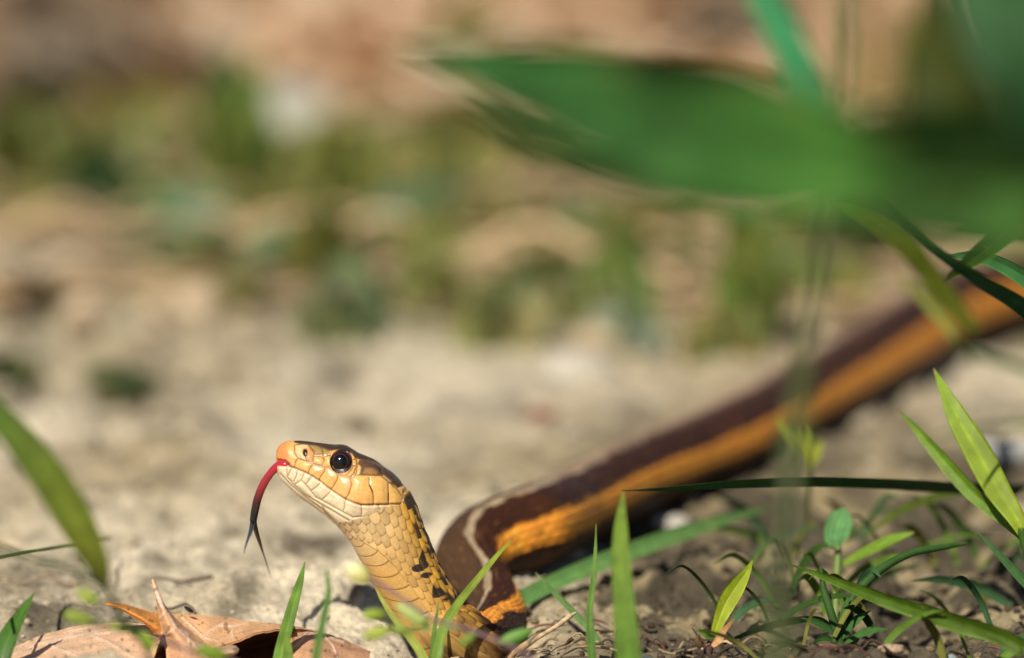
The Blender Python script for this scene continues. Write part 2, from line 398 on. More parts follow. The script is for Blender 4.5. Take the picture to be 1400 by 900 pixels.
for i, (c, r, dv) in enumerate(bc):
    a = bc[i + 1][0] if i + 1 < len(bc) else c; b = bc[i - 1][0] if i else st[-1][:3]
    t = a - b; t /= np.linalg.norm(t)
    d = dv - t * (dv @ t); d /= np.linalg.norm(d)
    lat = np.cross(t, d)
    if i == 0: lat_sign = 1.0 if lat @ toward > 0 else -1.0
    st.append(np.concatenate([c, d * r, lat * lat_sign * r, [0, 0, 0, 0, 0.0]]))
st = np.array(st)
seg = np.r_[0, np.cumsum(np.maximum(np.linalg.norm(np.diff(st[:, :3], axis=0), axis=1), 4e-4))]
sH = seg[len(HEAD) - 1]
s_samp = np.concatenate([np.linspace(0, 0.0035, 60) ** 1.0, np.arange(0.0036, sH + 0.012, 0.000065), np.arange(sH + 0.0121, seg[-1], 0.00045)])
S = crom_at(st, seg, s_samp)
NT = 460
th = np.linspace(0, 2 * math.pi, NT, endpoint=False)[None, :]
isH = np.clip(S[:, -1], 0, 1)[:, None]
sq = (0.80 * smooth(0.0, 0.002, s_samp) + 1.0 * (1 - smooth(0.0, 0.002, s_samp)))
sq = sq + (1 - sq) * smooth(0.018, 0.030, s_samp); sq = sq[:, None]
cth = np.sign(np.cos(th)) * np.abs(np.cos(th)) ** (0.5 + 0.5 * sq)
sth = np.sign(np.sin(th)) * np.abs(np.sin(th)) ** sq
Pn = S[:, None, 0:3] + S[:, None, 3:6] * cth[..., None] + S[:, None, 6:9] * sth[..., None]
Nn = normals_of(Pn, True)
if np.mean(np.sum(Nn * (Pn - S[:, None, 0:3]), -1)) < 0: Nn = -Nn
Tp = S[:, None, 9:11]; Bp = S[:, None, 11:13]
PX = (Tp[..., 0] + Bp[..., 0]) / 2 + (Tp[..., 0] - Bp[..., 0]) / 2 * cth
PY = (Tp[..., 1] + Bp[..., 1]) / 2 + (Tp[..., 1] - Bp[..., 1]) / 2 * cth
sv = np.broadcast_to(s_samp[:, None], PX.shape)
alpha = np.where(th > math.pi, 2 * math.pi - th, th) + 0 * PX       # angle from the back line, both flanks alike
signed = np.where(th > math.pi, th - 2 * math.pi, th) + 0 * PX

SEAMS = [Z2(*q) for q in (
    [(232, 128), (235, 200), (265, 250), (240, 290), (235, 330)],
    [(232, 130), (300, 118), (370, 130), (420, 190), (415, 240), (405, 285), (340, 275), (265, 250)],
    [(340, 235), (350, 275)], [(370, 130), (392, 160), (430, 215), (500, 207), (500, 170), (470, 140)], [(425, 225), (500, 238), (516, 268), (497, 322), (412, 300), (408, 262), (425, 225)],
    [(500, 207), (518, 268)], [(575, 225), (515, 235)],
    [(265, 250), (340, 277), (415, 302), (520, 335), (565, 335), (622, 372), (650, 405), (690, 412), (720, 418), (770, 432), (815, 405), (930, 405), (1050, 415), (1130, 480), (1200, 540), (1250, 612)],
    [(415, 302), (380, 345), (366, 392)], [(520, 335), (520, 370), (483, 420), (470, 458)], [(648, 402), (640, 450), (605, 510), (583, 540)], [(770, 432), (776, 500), (752, 580), (720, 630)],
    [(942, 430), (945, 500), (975, 560), (982, 620), (980, 685)], [(1118, 480), (1122, 580), (1122, 680)], [(1250, 612), (1238, 682)],
    [(205, 345), (185, 385), (168, 425)], [(262, 362), (250, 420), (228, 470)], [(325, 388), (312, 430), (298, 452)], [(395, 428), (365, 465), (345, 492)], [(475, 488), (440, 520), (393, 555)],
    [(577, 558), (540, 600), (495, 640)], [(716, 640), (712, 700), (698, 752)], [(868, 690), (872, 740), (870, 792)], [(1030, 690), (1035, 720), (1050, 745)],
    [(160, 350), (165, 430), (230, 500), (300, 455), (345, 500), (393, 558), (430, 610), (500, 645), (600, 700), (698, 753), (790, 800), (870, 795), (950, 798), (1045, 745), (1130, 745)],
    [(230, 500), (330, 590), (500, 690), (620, 755), (760, 838)], [(100, 400), (200, 500), (350, 620), (520, 745), (640, 868)], [(500, 700), (530, 770), (640, 868)],
    [(790, 265), (825, 272), (822, 320), (800, 390), (770, 430)], [(788, 315), (828, 325)], [(720, 415), (775, 355), (790, 312)],
    [(818, 402), (830, 320), (850, 272), (910, 265), (960, 290), (1050, 340), (1062, 412)], [(960, 288), (1080, 338), (1160, 385), (1230, 450), (1252, 510), (1205, 525)],
    [(300, 118), (430, 130), (500, 150), (590, 185)], [(760, 200), (850, 258), (960, 288)], [(1250, 612), (1262, 560), (1300, 600)])]
MOUTH = [Z2((150, 275), (180, 325), (200, 332), (250, 347), (360, 392), (470, 458), (580, 543), (720, 633), (800, 664), (870, 687), (980, 685), (1120, 682), (1245, 682))]
hm = (S[:, -1] > 0.5) & (s_samp < sH)
hi = np.where(hm)[0]
hx = PX[hi]; hy = PY[hi]
on_head = np.zeros(PX.shape)
# plates of the head give way to small scales behind this line
HEADPOLY = [(360, 590), (500, 590), (556, 640), (560, 668), (551, 677), (549, 690), (535, 689.5), (519, 698), (495, 706), (478, 711), (470, 712), (458, 716), (440, 712), (360, 650)]
hp = polymask(hx, hy, HEADPOLY, 1.6); on_head[hi] = hp
dse = polydist(hx, hy, SEAMS); dmo = polydist(hx, hy, MOUTH)
disp = np.zeros(PX.shape); groove = np.zeros(PX.shape)
plate = (1 - np.exp(-(dse / 1.5) ** 1.5)) * 1.15 + 1.0 * smooth(1.0, 10, dse)
plate -= 2.4 * np.exp(-(dmo / 1.5) ** 2) - 0.35 * np.exp(-((dmo - 3) / 2.0) ** 2)
# eye socket, brow, nostril
EYE = (467.5, 631.3); re_ = np.hypot(hx - EYE[0], hy - EYE[1])
plate -= 5.0 * smooth(15.2, 13.2, re_)
plate += 1.8 * np.exp(-((re_ - 18.5) / 3.2) ** 2) * smooth(640, 618, hy)
NOS = (418.5, 618.6); rn = np.hypot((hx - NOS[0]) / 3.0, (hy - NOS[1]) / 4.8)
plate -= 4.5 * smooth(1.25, 0.45, rn); plate += 0.9 * np.exp(-((rn - 1.9) / 0.6) ** 2)
plate -= 5.0 * np.exp(-(np.hypot((hx - 387) / 11, (hy - 634 - (hx - 392) * .25) / 4.5)) ** 4)        # notch where the tongue comes out
# small scales: staggered overlapping tiles
def tiles(s, a, L, da, r_mm, tilt=0.55):
    """s: length, a: angle, L: tile length, da: row pitch; returns height 0..1 and an id"""
    best = np.full(s.shape, -1e9); bid = np.zeros(s.shape); bx = np.zeros(s.shape)
    row = np.round(a / da)
    for dr in (-1, 0, 1):
        rr = row + dr; off = (np.mod(rr, 2)) * 0.5
        q = s / L - off; base = np.floor(q)
        for k in (-1, 0, 1):
            cc = base + k + 0.5
            u = (q - cc)                     # -0.5..0.5 along, tail end positive
            v = (a - rr * da) / da
            e = (np.abs(u) / 0.86) ** 2.2 + (np.abs(v) / 0.72) ** 2.2
            h = 1.05 - e ** 1.5 * 1.0 + tilt * u
            up = h > best
            best = np.where(up, h, best); bid = np.where(up, _hash((cc + 500), (rr + 500), 5), bid); bx = np.where(up, e, bx)
    return best, bid, bx
sc_L = np.interp(s_samp, [0.0, 0.020, 0.030, 0.045, 0.08, 0.15, 1.0], [0.0022, 0.0022, 0.00235, 0.0025, 0.0026, 0.0026, 0.0026])
phase = np.concatenate([[0], np.cumsum(np.diff(s_samp) / sc_L[1:])])
skew = 0.35 * np.cos(alpha) * 1.0
th1, tid, te = tiles(phase[:, None] + skew + 0 * alpha, alpha + 0.02, 1.0, 0.205, 1)
th1 = np.clip(th1, -0.2, 1.3)
# belly plates: broad bands; boundary given as an angle from the back
vb = np.interp(s_samp, [0, 0.018, 0.0225, 0.027, 0.031, 0.036, 0.042, 0.05, 0.06, 0.1, 2], [2.6, 2.6, 2.50, 1.95, 1.68, 1.50, 1.42, 1.7, 2.3, 2.4, 2.4])[:, None] + 0 * alpha
vph = np.concatenate([[0], np.cumsum(np.diff(s_samp) / np.interp(s_samp[1:], [0, 0.03, 0.05, 1], [0.0024, 0.0025, 0.0030, 0.0046]))])[:, None] - (0.42 * np.sin(np.pi * np.clip((alpha - vb) / (math.pi - vb), 0, 1) ** 0.8) - 0.6 * smooth(0, 1, (alpha - vb) / (math.pi - vb)))
vf = vph - np.floor(vph)
vent = (0.15 + 0.9 * vf) * smooth(0.0, 0.10, vf) * smooth(1.0, 0.90, vf)
vmask = smooth(-0.03, 0.03, alpha - vb)
dorsal_soft = smooth(0, 1, 1 - te ** 1.5 * 0.5)
sm = th1 * (1 - vmask) + vent * 0.55 * vmask
amp = np.interp(s_samp, [0, 0.02, 0.03, 0.045, 0.08, 2], [1.8, 2.6, 3.6, 4.2, 3.0, 2.8])[:, None] * (0.6 + 1.2 * smooth(1.5, 0.3, alpha))
disp = sm * amp * 0.75
disp[hi] = disp[hi] * (1 - hp) + plate * hp
radius_scale = np.ones((len(s_samp), 1)); 
disp = disp * smooth(0, 0.0012, s_samp)[:, None] * smooth(seg[-1], seg[-1] - 0.05, s_samp)[:, None]
Pd = Pn + Nn * (disp * K)[..., None]

# ---- colour of the snake (its markings, with some trunk shade painted in)
ora = np.array([0.76, 0.385, 0.125]); cream = np.array([0.80, 0.68, 0.46]); throat = np.array([0.62, 0.41, 0.17]); tan = np.array([0.52, 0.30, 0.085])
darkb = np.array([0.030, 0.019, 0.012]); olive = np.array([0.20, 0.145, 0.05]); ochre = np.array([0.42, 0.22, 0.03]); seam = np.array([0.14, 0.075, 0.03])
C = np.zeros(PX.shape + (3,))
# neck base colours: cream throat to ochre back
fy = smooth(0.018, 0.034, sv)[..., None]
front = smooth(0.6, 2.6, alpha)[..., None]
neck = (ochre * (1 - smooth(0.5, 1.5, alpha)[..., None]) + (throat * (1 - fy) + tan * fy) * smooth(0.5, 1.5, alpha)[..., None])
neck = neck * (1 - 0.35 * (1 - fy) * front) + cream * 0.35 * (1 - fy) * front
neck = neck * (0.78 + 0.42 * tid[..., None] * (1 - vmask[..., None]) + 0.20 * vmask[..., None])
# dark flecks between the scales of the neck's back
lat_n = smooth(0.95, 0.55, alpha)
bl = smooth(0.05, 0.45, fbm(sv * 330, alpha * 3.2, 3, 13) + 0.35 * (1 - alpha))
spot = np.clip(lat_n * bl * smooth(0.030, 0.035, sv) + smooth(0.26, 0.10, alpha) * smooth(0.016, 0.020, sv) * 0.9 * smooth(0.2, 0.6, vnoise(sv * 420, alpha * 0 + 3, 2) + .6), 0, 1)
for (qx, qy, rx, ry) in ((579, 763, 7, 15), (600, 806, 10, 15), (571, 776, 8, 5), (571, 706, 4.5, 9), (576, 728, 3.5, 6), (622, 830, 9, 11), (582, 786, 7, 4), (588, 752, 4, 6), (608, 790, 5, 5)):
    q = smooth(0.30, 0.42, np.exp(-(((PX - qx) / rx) ** 2 + ((PY - qy) / ry) ** 2) ** 1.2) * (0.65 + 0.7 * tid)); spot = np.maximum(spot, q * isH * 1.0)
neck = neck * (1 - spot[..., None]) + darkb * spot[..., None]
# overlap lines
blk = ((tid < 0.36) * smooth(0.72, 0.66, alpha) * smooth(0.0205, 0.0215, sv) * (1 - vmask))[..., None] * 0.93; neck = neck * (1 - blk) + darkb * blk
gld = ((tid > 0.5) * smooth(1.0, 0.8, alpha) * smooth(0.0205, 0.0215, sv))[..., None] * 0.6; neck = neck * (1 - gld) + np.array([0.62, 0.33, 0.04]) * gld
line = smooth(0.36, 0.80, te) * (1 - vmask) + (smooth(0.88, 0.98, vf) + smooth(0.07, 0.0, vf)) * vmask * 0.75
lcol = seam * 0.7 * (1 - smooth(1.0, 0.5, alpha)[..., None]) + darkb * smooth(1.0, 0.5, alpha)[..., None]
la = (np.clip(line, 0, 1) * (0.60 - 0.25 * vmask * smooth(1.6, 2.6, alpha) + 0.34 * smooth(1.0, 0.5, alpha)))[..., None]
neck = neck * (1 - la) + lcol * la
# trunk colours: orange back stripe, dark brown flanks, cream side stripe
osn = np.array([0.86, 0.33, 0.04]); dkb = np.array([0.042, 0.015, 0.008]); rust = np.array([0.085, 0.03, 0.012]); crm = np.array([0.42, 0.32, 0.20]); pink = (np.array([0.068, 0.036, 0.018]) + smooth(0.115, 0.14, sv)[..., None] * np.array([0.34, 0.215, 0.15]))
jit = 0.13 * (tid - 0.5)
al = alpha + jit
wst = np.interp(s_samp, [0, 0.06, 0.10, 0.16, 2], [0.26, 0.28, 0.38, 0.30, 0.25])[:, None]
trunk = dkb + 0 * C
m1 = smooth(wst + 0.05, wst - 0.05, al)[..., None]; trunk = trunk * (1 - m1) + osn * (0.75 + 0.5 * tid[..., None]) * m1
low = (signed < 0) if lat_sign > 0 else (signed > 0)
m2 = (smooth(1.16, 1.24, al) * smooth(1.48, 1.40, al) * smooth(0.062, 0.070, sv) * (1 - 0.8 * smooth(0.14, 0.22, sv)) * (0.55 + 0.45 * tid))[..., None]; trunk = trunk * (1 - m2) + crm * m2
m3 = smooth(1.44, 1.52, al)[..., None]; trunk = trunk * (1 - m3) + pink * m3  # belly at the bend dark from pigment and the neck's shade painted in
lowm = (smooth(-0.1, 0.25, -((Pn - S[:, None, 0:3]) @ UPV) / 0.007) * smooth(0.085, 0.10, sv) * smooth(1.0, 1.15, al))[..., None]; trunk = trunk * (1 - lowm) + (dkb * .8 + rust * .3) * lowm  # lower flank darkened: pigment and belly shade painted together
rr = ((al > 0.3) & (al < 1.25))[..., None] * (0.35 * smooth(0.1, 0.7, fbm(sv * 200, al * 4, 2, 4)))[..., None]; trunk = trunk * (1 - rr) + rust * rr
la2 = (np.clip(smooth(0.45, 0.95, te), 0, 1) * 0.75 * (1 - m3[..., 0]))[..., None]; trunk = trunk * (1 - la2) + darkb * la2
mt = smooth(sH + 0.001, sH + 0.012, sv + 0.004 * fbm(sv * 400, alpha * 5, 2, 6))[..., None]
fk = (0.55 * smooth(0.35, 0.75, fbm(sv * 700, alpha * 9, 2, 44)) * mt[..., 0])[..., None]
C = neck * (1 - mt) + trunk * mt
C = C * (1 - fk) + np.array([0.20, 0.10, 0.04]) * fk
# head plates
hc = np.zeros(hx.shape + (3,)) + ora
fr = smooth(404, 388, hx)[..., None]; hc = hc * (1 - fr) + np.array([0.66, 0.235, 0.07]) * fr
ylw = smooth(470, 530, hx)[..., None]; hc = hc * (1 - 0.75 * ylw) + np.array([0.74, 0.44, 0.125]) * 0.75 * ylw
LOWER = MOUTH[0] + [(556, 700), (556, 760), (360, 760), (360, 640), (385, 637), (392, 634)]
lm = polymask(hx, hy, LOWER, 0.8)[..., None]
lc = cream + (throat - cream) * smooth(480, 540, hx)[..., None]
lip = np.exp(-(np.maximum(dmo - 4, 0) / 7) ** 2)[..., None]
lc = lc * (1 - 0.45 * lip) + np.array([0.74, 0.50, 0.32]) * 0.45 * lip
gr = (smooth(0.3, 0.9, fbm(hx * 0.06, hy * 0.06, 2, 8)))[..., None] * 0.3; lc = lc * (1 - gr) + np.array([0.50, 0.50, 0.38]) * gr
hc = hc * (1 - lm) + lc * lm
def paint(poly, col, a=1.0, f=1.2):
    global hc
    m = (polymask(hx, hy, Z2(*poly), f) * a)[..., None]; hc = hc * (1 - m) + np.asarray(col) * m
paint([(232, 130), (300, 118), (370, 130), (400, 260), (340, 275), (265, 250)], (0.70, 0.50, 0.27), 0.8)
paint([(345, 150), (372, 140), (420, 190), (410, 270), (350, 265)], (0.62, 0.26, 0.08), 0.8)
paint([(370, 130), (500, 150), (570, 180), (575, 240), (515, 240), (500, 207), (430, 215)], (0.30, 0.21, 0.07), 0.9)
paint([(425, 225), (500, 238), (516, 268), (497, 322), (412, 300), (408, 262)], (0.56, 0.36, 0.12), 0.8)
paint([(500, 207), (578, 240), (575, 330), (515, 325), (516, 268)], (0.58, 0.36, 0.10), 0.8)
paint([(770, 290), (825, 272), (818, 402), (770, 432), (730, 412)], (0.52, 0.30, 0.09), 0.8)
paint([(225, 60), (225, 112), (300, 122), (430, 132), (500, 156), (585, 190), (680, 185), (765, 215), (800, 262), (850, 262), (960, 285), (1080, 335), (1160, 385), (1232, 450), (1300, 560), (1400, 700), (1500, 600), (1100, 100), (700, 60)], (0.026, 0.017, 0.009), 0.96, 1.2)
paint([(830, 300), (850, 268), (910, 262), (960, 288), (1050, 340), (1066, 414), (930, 408), (850, 404), (862, 340)], (0.085, 0.045, 0.026), 0.95, 1.6)
paint([(880, 390), (900, 350), (960, 350), (1010, 385), (1000, 408), (890, 402)], (0.42, 0.22, 0.08), 0.75, 2.6)
paint([(960, 290), (1080, 338), (1160, 385), (1232, 450), (1254, 510), (1205, 528), (1130, 480), (1060, 412)], (0.05, 0.028, 0.018), 0.95, 1.2)
paint([(1050, 415), (1075, 412), (1145, 470), (1130, 482)], (0.50, 0.34, 0.15), 0.8)
for q in ([(936, 495), (952, 500), (978, 560), (972, 572), (958, 548)], [(1113, 572), (1126, 572), (1126, 645), (1112, 655)]): paint(q, (0.012, 0.008, 0.006), 1.0, 0.5)
hc = hc * (1 + 0.10 * fbm(hx * 0.22, hy * 0.22, 3, 77))[..., None]
sgv = (np.exp(-(dse / 0.85) ** 2) * 0.86)[..., None]
scol = (np.array([0.14, 0.07, 0.03]) * (1 - lm) + np.array([0.30, 0.20, 0.11]) * lm); hc = hc * (1 - sgv) + scol * sgv
mgv = (np.exp(-(dmo / 0.9) ** 2) * 0.8)[..., None]; hc = hc * (1 - mgv) + np.array([0.10, 0.05, 0.025]) * mgv
ek = smooth(16.0, 14.6, re_)[..., None]; hc = hc * (1 - ek) + np.array([0.02, 0.012, 0.01]) * ek
nk = smooth(1.25, 0.8, rn)[..., None]; hc = hc * (1 - nk) + np.array([0.03, 0.015, 0.012]) * nk
nt_ = np.exp(-(np.hypot((hx - 388) / 10, (hy - 634 - (hx - 392) * .25) / 4.5)) ** 4)[..., None]; hc = hc * (1 - 0.8 * nt_) + np.array([0.12, 0.035, 0.02]) * 0.8 * nt_
C[hi] = C[hi] * (1 - hp[..., None]) + hc * hp[..., None]
C = np.clip(C, 0.004, 0.9)
verts = Pd.reshape(-1, 3); nr = len(s_samp)
faces = grid_faces(nr, NT, True)
if lat_sign < 0: faces = faces[:, ::-1]
snake = empty('snake', (P(640, 890, 1.01)[0], P(640, 890, 1.01)[1], 0), 'orange and dark striped snake raising its head with a forked red tongue out', 'snake')
body = mesh_obj('body', verts, faces, M_snake, snake, col=C.reshape(-1, 3), uvw=np.repeat(mt.reshape(-1, 1), 1, 1))

def uvball(c, r, ax, nu, nv, colf):
    """ball whose pole looks along ax; colf(angle from the pole) gives colour"""
    ax = ax / np.linalg.norm(ax); e1 = np.cross(ax, [0.3, 0.2, 0.9]); e1 /= np.linalg.norm(e1); e2 = np.cross(ax, e1)
    a = np.linspace(0.001, math.pi - 0.001, nu)[:, None]; b = np.linspace(0, 2 * math.pi, nv, endpoint=False)[None, :]
    p = c + r * (np.cos(a)[..., None] * ax + (np.sin(a) * np.cos(b))[..., None] * e1 + (np.sin(a) * np.sin(b))[..., None] * e2)
    return p.reshape(-1, 3), grid_faces(nu, nv, True), colf(np.broadcast_to(a, p.shape[:2]).reshape(-1))
# eyes on both flanks
sE = np.argmin(np.abs(S[:, 9] - 476))
cand = (np.hypot(PX - EYE[0], PY - EYE[1])); cand[:, NT // 2:] = 1e9
ie, je = np.unravel_index(np.argmin(cand), cand.shape)
lat_near = Pn[ie, je]; mid = S[ie, 0:3]; hw_e = abs((lat_near - mid) @ toward)
def eye_col(a):
    return cgrad([(0, (0.003, 0.003, 0.004)), (0.66, (0.003, 0.003, 0.004)), (0.69, (0.09, 0.035, 0.02)), (0.74, (0.03, 0.011, 0.008)), (0.95, (0.022, 0.008, 0.006)), (1.3, (0.02, 0.01, 0.008)), (3.2, (0.01, 0.006, 0.005))], a)
for sgn in (1, -1):
    base = P(EYE[0], EYE[1]); surf = base + toward * sgn * (hw_e - 10.5 * K)
    ax = toward * sgn + 0.10 * UPV - 0.10 * RGT
    v, f, c = uvball(surf, 15.3 * K, ax, 60, 72, eye_col)
    e = mesh_obj('eye', v, f, M_eye, snake, col=c)

# tongue: one forked ribbon with thickness
def tube(pts, radii, flat=1.0, nseg=24, ns=60, flatdir=None):
    """pts (3D), radii; returns grid of points. flat<1 squashes along flatdir"""
    pts = np.asarray(pts, float); R = np.asarray(radii, float)
    d = np.concatenate([pts, R[:, None]], 1); q = crom(d, ns); p = q[:, :3]; r = np.maximum(q[:, 3], 1e-6)
    t = np.gradient(p, axis=0); t /= np.linalg.norm(t, axis=1, keepdims=True)
    ref = np.array(flatdir if flatdir is not None else FWD, float)
    n1 = ref - t * (t @ ref)[:, None]; n1 /= np.linalg.norm(n1, axis=1, keepdims=True)
    n2 = np.cross(t, n1); a = np.linspace(0, 2 * math.pi, nseg, endpoint=False)
    G3 = p[:, None] + r[:, None, None] * (flat * np.cos(a)[None, :, None] * n1[:, None] + np.sin(a)[None, :, None] * n2[:, None])
    return G3, np.broadcast_to(np.linspace(0, 1, ns)[:, None], (ns, nseg))
def merge(parts):
    V = []; F = []; Cc = []; U = []; o = 0
    for p in parts:
        V.append(p[0]); F.append(p[1] + o); Cc.append(p[2]); U.append(p[3] if len(p) > 3 else np.zeros((len(p[0]), 3))); o += len(p[0])
    return np.concatenate(V), np.concatenate(F), np.concatenate(Cc), np.concatenate(U)
ton = []
TS = [(402, 639.5), (393, 633.5), (384, 635), (372, 645), (361, 661), (353, 680), (348.5, 699), (346.2, 713)]
ts = [(0, (0.48, 0.03, 0.045)), (0.3, (0.42, 0.022, 0.04)), (0.55, (0.28, 0.018, 0.025)), (0.75, (0.05, 0.006, 0.008)), (0.9, (0.008, 0.004, 0.005)), (1, (0.006, 0.004, 0.005))]
for sgn in (-1, 1):     # two strands lying side by side make the grooved shaft
    pts = [P(x, y, 1.0) + toward * K * float(np.interp(x, [346, 372, 384, 393, 402], [0, 5, 12, 16, 12])) + sgn * nn for (x, y), nn in zip(TS, [np.array([K * 1.7 * math.cos(1.2 - i * .16), 0, K * 2.6 * math.sin(1.2 - i * .16)]) for i in range(len(TS))])]
    g, t = tube(pts, [4.2 * K] * 2 + [4.9 * K, 5.3 * K, 4.9 * K, 4.4 * K, 3.9 * K, 3.2 * K], 0.7, 20, 60)
    ton.append((g.reshape(-1, 3), grid_faces(60, 20, True), cgrad(ts, t.reshape(-1))))
for pl in ([(348, 700, 1.0, 4.0), (345.5, 714, 1.0, 3.6), (342.5, 727, .9955, 2.9), (339, 737, .989, 1.9), (335.5, 748, .981, 1.3), (333.5, 758, .973, .4)],
           [(348, 700, 1.0, 4.0), (347.5, 714, 1.0, 3.7), (351, 729, 1.001, 3.1), (355.5, 743, 1.003, 2.4), (360, 757, 1.006, 1.4), (365, 772, 1.010, 1.0), (370.5, 791, 1.016, .3)]):
    g, t = tube([P(x, y, z) for x, y, z, r in pl], [r * K for *_, r in pl], 0.8, 14, 40)
    ton.append((g.reshape(-1, 3), grid_faces(40, 14, True), np.zeros((560, 3)) + np.array([0.006, 0.004, 0.005])))
v, f, c, u = merge(ton); mesh_obj('tongue', v, f, M_tongue, snake, col=c)

# ------------------------------------------------------------------ leaves and blades
def ribbon(pts, roll=0.0, mott=0.0, fold=0.25, ns=60, nc=9, col=(0.1, 0.25, 0.04), col2=None, curl=0.0, thick=0.00012, rollend=None, mid=0.85, wave=0.0, seed=0):
    """pts: (px, py, depth or None, width px). Returns thin two-sided blade as a closed shell."""
    q = np.array([(*P(x, y, z), w * K * z) for x, y, z, w in pts]); q = crom(q, ns)
    p = q[:, :3]; w = np.maximum(q[:, 3], 2e-5)
    t = np.gradient(p, axis=0); t /= np.linalg.norm(t, axis=1, keepdims=True)
    side = np.cross(t, FWD); side /= np.linalg.norm(side, axis=1, keepdims=True); nor = np.cross(side, t)
    v = np.linspace(0, 1, ns); rl = roll + ((rollend if rollend is not None else roll) - roll) * v
    wd = np.cos(rl)[:, None] * side + np.sin(rl)[:, None] * nor; nn = -np.sin(rl)[:, None] * side + np.cos(rl)[:, None] * nor
    us = np.linspace(-1, 1, nc)
    off = fold * (np.abs(us) ** 1.2)[None, :] + wave * np.sin(us[None, :] * 3 + v[:, None] * 21 + seed) * (us[None, :] ** 2)
    g = p[:, None] + (w / 2)[:, None, None] * (us[None, :, None] * wd[:, None] - off[..., None] * nn[:, None])
    tk = thick * np.minimum(1, (1 - np.abs(us) ** 3))[None, :, None] + thick * 0.08
    nrm = normals_of(g, False); top = g + nrm * tk; bot = g - nrm * tk
    V = np.concatenate([top.reshape(-1, 3), bot.reshape(-1, 3)]); F1 = grid_faces(ns, nc); F2 = F1[:, ::-1] + ns * nc
    # side walls
    def wall(idx): return np.stack([idx[:-1], idx[1:], idx[1:] + ns * nc, idx[:-1] + ns * nc], -1)
    L = np.arange(ns) * nc; Rr = L + nc - 1; A = np.arange(nc); Z_ = A + (ns - 1) * nc
    F = np.concatenate([F1, F2, wall(L)[:, ::-1], wall(Rr), wall(A), wall(Z_)[:, ::-1]])
    c0 = np.asarray(col, float); c1 = np.asarray(col2 if col2 is not None else col, float)
    cc = c0 + (c1 - c0) * v[:, None]
    cc = cc[:, None] * np.where(np.abs(us) < 0.12, 1.25, 1.0)[None, :, None] * (1 + 0.18 * (np.abs(us) > 0.85))[None, :, None]
    cc = cc * (1 + 0.18 * fbm(v[:, None] * 9 + seed * 3.1 + 0 * us[None], us[None] * 2 + 0 * v[:, None], 3, seed))[..., None]
    cc = cc * np.array([1.22, 1.04, 0.75])
    if mott: cc = cc * (np.clip(1 + mott * 2.2 * fbm(v[:, None] * 5 + seed + 0 * us[None], us[None] * 1.1 + 0 * v[:, None], 2, seed + 1), .2, 3) * (1 - 0.65 * np.abs(us[None]) ** 3))[..., None]
    tip = (smooth(0.93, 1.0, v)[:, None] * (0.5 + 0.5 * fbm(v[:, None] * 40 + seed, us[None] * 3 + 0 * v[:, None], 2, seed)) * (0.8 if seed < 50 else 0.3))[..., None]; cc = cc * (1 - tip) + np.array([0.40, 0.27, 0.10]) * tip
    ed = ((np.abs(us)[None] > 0.8) * smooth(0.35, 0.6, fbm(v[:, None] * 22 + seed * 7 + 0 * us[None], us[None] * 1.5 + 0 * v[:, None], 2, seed + 3)))[..., None] * 0.6; cc = cc * (1 - ed) + np.array([0.38, 0.30, 0.10]) * ed
    cc = cc.reshape(-1, 3); uv = np.stack([np.broadcast_to(us[None], (ns, nc)), np.broadcast_to(v[:, None], (ns, nc)), 0 * us[None] + 0 * v[:, None]], -1).reshape(-1, 3)
    return V, F, np.concatenate([cc, cc]), np.concatenate([uv, uv])
def add_ribbon(name, mat, parent=None, **kw):
    r = ribbon(**kw); return mesh_obj(name, r[0], r[1], mat, parent, col=r[2], uvw=r[3])
def add_tube(name, mat, parent, pts, radii, colr, ns=40, nseg=10):
    g, t = tube(pts, radii, 1.0, nseg, ns)
    cc = np.asarray(colr, float)
    cc = np.broadcast_to(cc, (ns * nseg, 3)) if cc.ndim == 1 else cgrad(list(zip(np.linspace(0, 1, len(cc)), cc)), t.reshape(-1))
    uv = np.stack([np.zeros(ns * nseg), t.reshape(-1), 0 * t.reshape(-1)], -1)
    return mesh_obj(name, g.reshape(-1, 3), grid_faces(ns, nseg, True), mat, parent, col=cc, uvw=uv)
def PZ(pts): return [P(x, y, z) for x, y, z in pts]
GREEN = (0.16, 0.27, 0.03); YGREEN = (0.30, 0.42, 0.03); DGREEN = (0.035, 0.11, 0.035); TEAL = (0.05, 0.20, 0.11); BGREEN = (0.10, 0.24, 0.05)

# -- single blades: name, label, points, options
def blade(label, pts, name='grass_shoot', mat=None, group=None, **kw):
    o = add_ribbon(name, mat or M_grass, None, pts=pts, **kw); tag(o, label, 'grass', group); return o
blade('short bright grass blade in focus, rising in front of the dry leaf', [(382, 925, .985, 23), (384, 900, .986, 21), (392, 866, .988, 20), (402, 828, .99, 17), (411, 795, .992, 11), (417, 768, .994, 1)], roll=0.5, fold=0.35, col=(0.16, 0.33, 0.05), col2=(0.12, 0.27, 0.05), seed=1)
blade('small pale blade tip at the foot of the taller blade before the dry leaf', [(397, 925, .975, 14), (395, 905, .976, 14), (393, 880, .978, 9), (391, 862, .98, 1.5)], roll=-0.3, fold=0.2, col=(0.2, 0.36, 0.08), seed=2)
blade('thin soft grass blade upright in front of the right end of the dry leaf', [(428, 940, .945, 13), (434, 890, .946, 12), (443, 845, .947, 11), (450, 808, .948, 9), (448, 790, .949, 6), (446, 774, .95, 1)], roll=0.3, fold=0.3, col=(0.10, 0.24, 0.06), seed=3)
blade('long bright blade leaning right across the foot of the neck', [(595, 925, .981, 17), (598, 900, .981, 17), (607, 860, .983, 15), (628, 824, .985, 12), (655, 790, .987, 9.5), (682, 757, .989, 6), (701, 737, .991, 1)], roll=0.35, fold=0.4, col=(0.14, 0.30, 0.05), col2=(0.30, 0.42, 0.07), seed=4)
